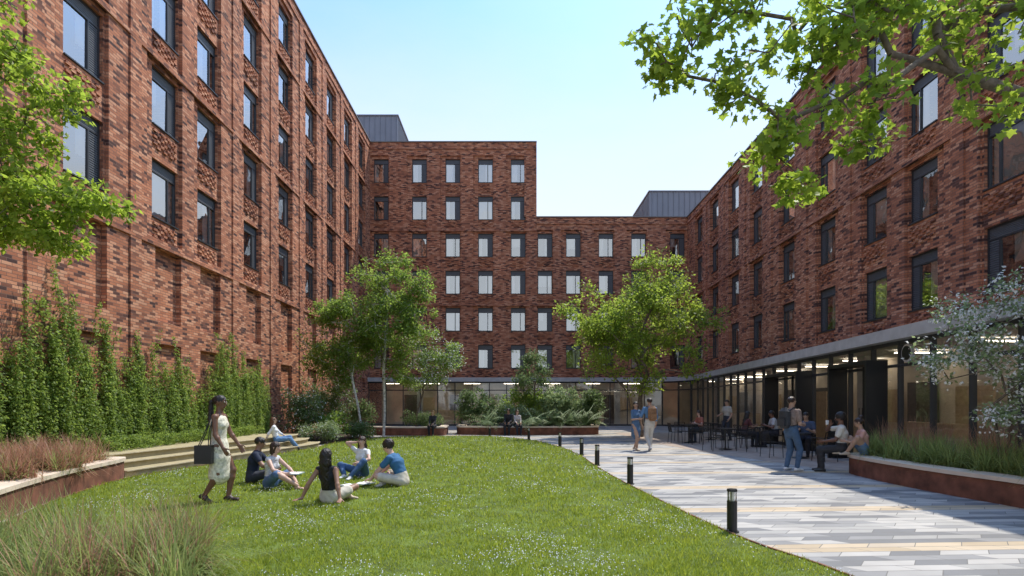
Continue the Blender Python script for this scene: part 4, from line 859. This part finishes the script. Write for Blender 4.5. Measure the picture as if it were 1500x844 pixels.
o,P=person('walking_woman',(4.28,18.9,.004),-150,dict(skin='tan',hairc=(.015,.01,.008),hair='long',tc=(.08,.15,.26),bottom='dress',hem=.55,bc=(.08,.15,.26),sleeve=.8,shc=(.5,.45,.4),face=(.7,1,0),handR=(.1,.26,1.12),handL=(-.25,.05,.86),footR=(.07,.14,.085),footL=(-.07,-.14,.1)),.012,1.68)
o,P=person('standing_man',(6.75,13.2,.004),-68,dict(fem=False,skin='tan',hairc=(.03,.017,.01),beard=True,tc=(.26,.19,.15),tv=.25,ts=30,bc=(.06,.11,.19),shc=(.65,.65,.65),d2=(0,.02,1),handR=(.14,.24,1.06),elR=(.5,-1,-.3),hdR=(-.3,.9,.3),handL=(-.20,.05,.86),elL=(-.6,-1,0),footR=(.12,.04,.085),footL=(-.11,-.03,.085),sleeve=.7,face=(.1,1,-.05)),.0105,1.78); backpack(o,(.03,.032,.036))
o,P=person('seated_man',(7.78,12.9,.004),62,dict(fem=False,skin='dark',beard=True,hair='curly',tc=(.62,.58,.5),bc=(.035,.033,.035),shc=(.02,.02,.02),**seat(.45),d1=(0,-.05,1),d2=(0,.1,1),handR=(.06,.22,1.07),hdR=(-.3,.0,1),elR=(1,.3,-.5),handL=(-.12,.36,.70),sleeve=.6,face=(0,1,.0)),.0105,1.78)
mb=MB(); wr=P['_wrR']; c=wr+np.array([-.05,.06,.06]); mb.tube([c-np.array([0,0,.05]),c+np.array([0,0,.05])],[.028,.036],12); mb.build('takeaway_cup',[plain('paper_cup',(.7,.7,.68),.6)],o,True)
o,P=person('seated_woman',(8.12,12.55,.004),70,dict(skin='tan',hairc=(.03,.012,.008),hair='bun',tc=(.60,.33,.27),bottom='shorts',blen=.45,bc=(.12,.2,.33),shc=(.5,.4,.32),pelvis=(0,0,.56),footR=(.1,.5,.53),footL=(-.1,.40,.53),knR=(.5,0,1),knL=(-.5,0,1),d1=(0,.1,1),d2=(0,.3,1),handR=(.12,.42,.80),handL=(-.12,.42,.78),sleeve=.5,face=(.2,1,-.1)),.0105,1.66)
o,P=person('seated_woman',(7.95,22.95,.0),110,dict(skin='light',hairc=(.03,.015,.01),hair='long',tc=(.35,.12,.08),bc=(.03,.04,.06),**seat(.45),d1=(0,.1,1),d2=(0,.3,1),handR=(.15,.4,.8),handL=(-.15,.4,.8)),.016)
o,P=person('standing_man',(9.45,24.0,.0),110,dict(fem=False,skin='tan',tc=(.45,.42,.36),bc=(.03,.035,.05),handR=(.2,.3,1.05),handL=(-.22,.1,.9),footR=(.1,.1,.085),footL=(-.1,-.1,.085)),.015,1.78)
o,P=person('seated_man',(9.75,20.2,.0),80,dict(fem=False,skin='dark',tc=(.5,.5,.5),bc=(.03,.03,.035),**seat(.45),d1=(0,.1,1),d2=(0,.35,1),handR=(.15,.38,.8),handL=(-.15,.38,.8)),.014,1.76)
o,P=person('seated_woman',(8.65,20.3,.0),-80,dict(skin='brown',tc=(.10,.03,.03),hair='long',bc=(.03,.03,.035),**seat(.45),d1=(0,.1,1),d2=(0,.3,1),handR=(.15,.38,.8),handL=(-.15,.38,.8)),.014)
o,P=person('seated_man',(9.1,16.85,.0),140,dict(fem=False,skin='tan',tc=(.06,.09,.16),bc=(.03,.03,.035),**seat(.45),d1=(0,.1,1),d2=(0,.35,1),handR=(.15,.38,.8),handL=(-.15,.38,.8)),.014,1.76)
print('BUILD OK')
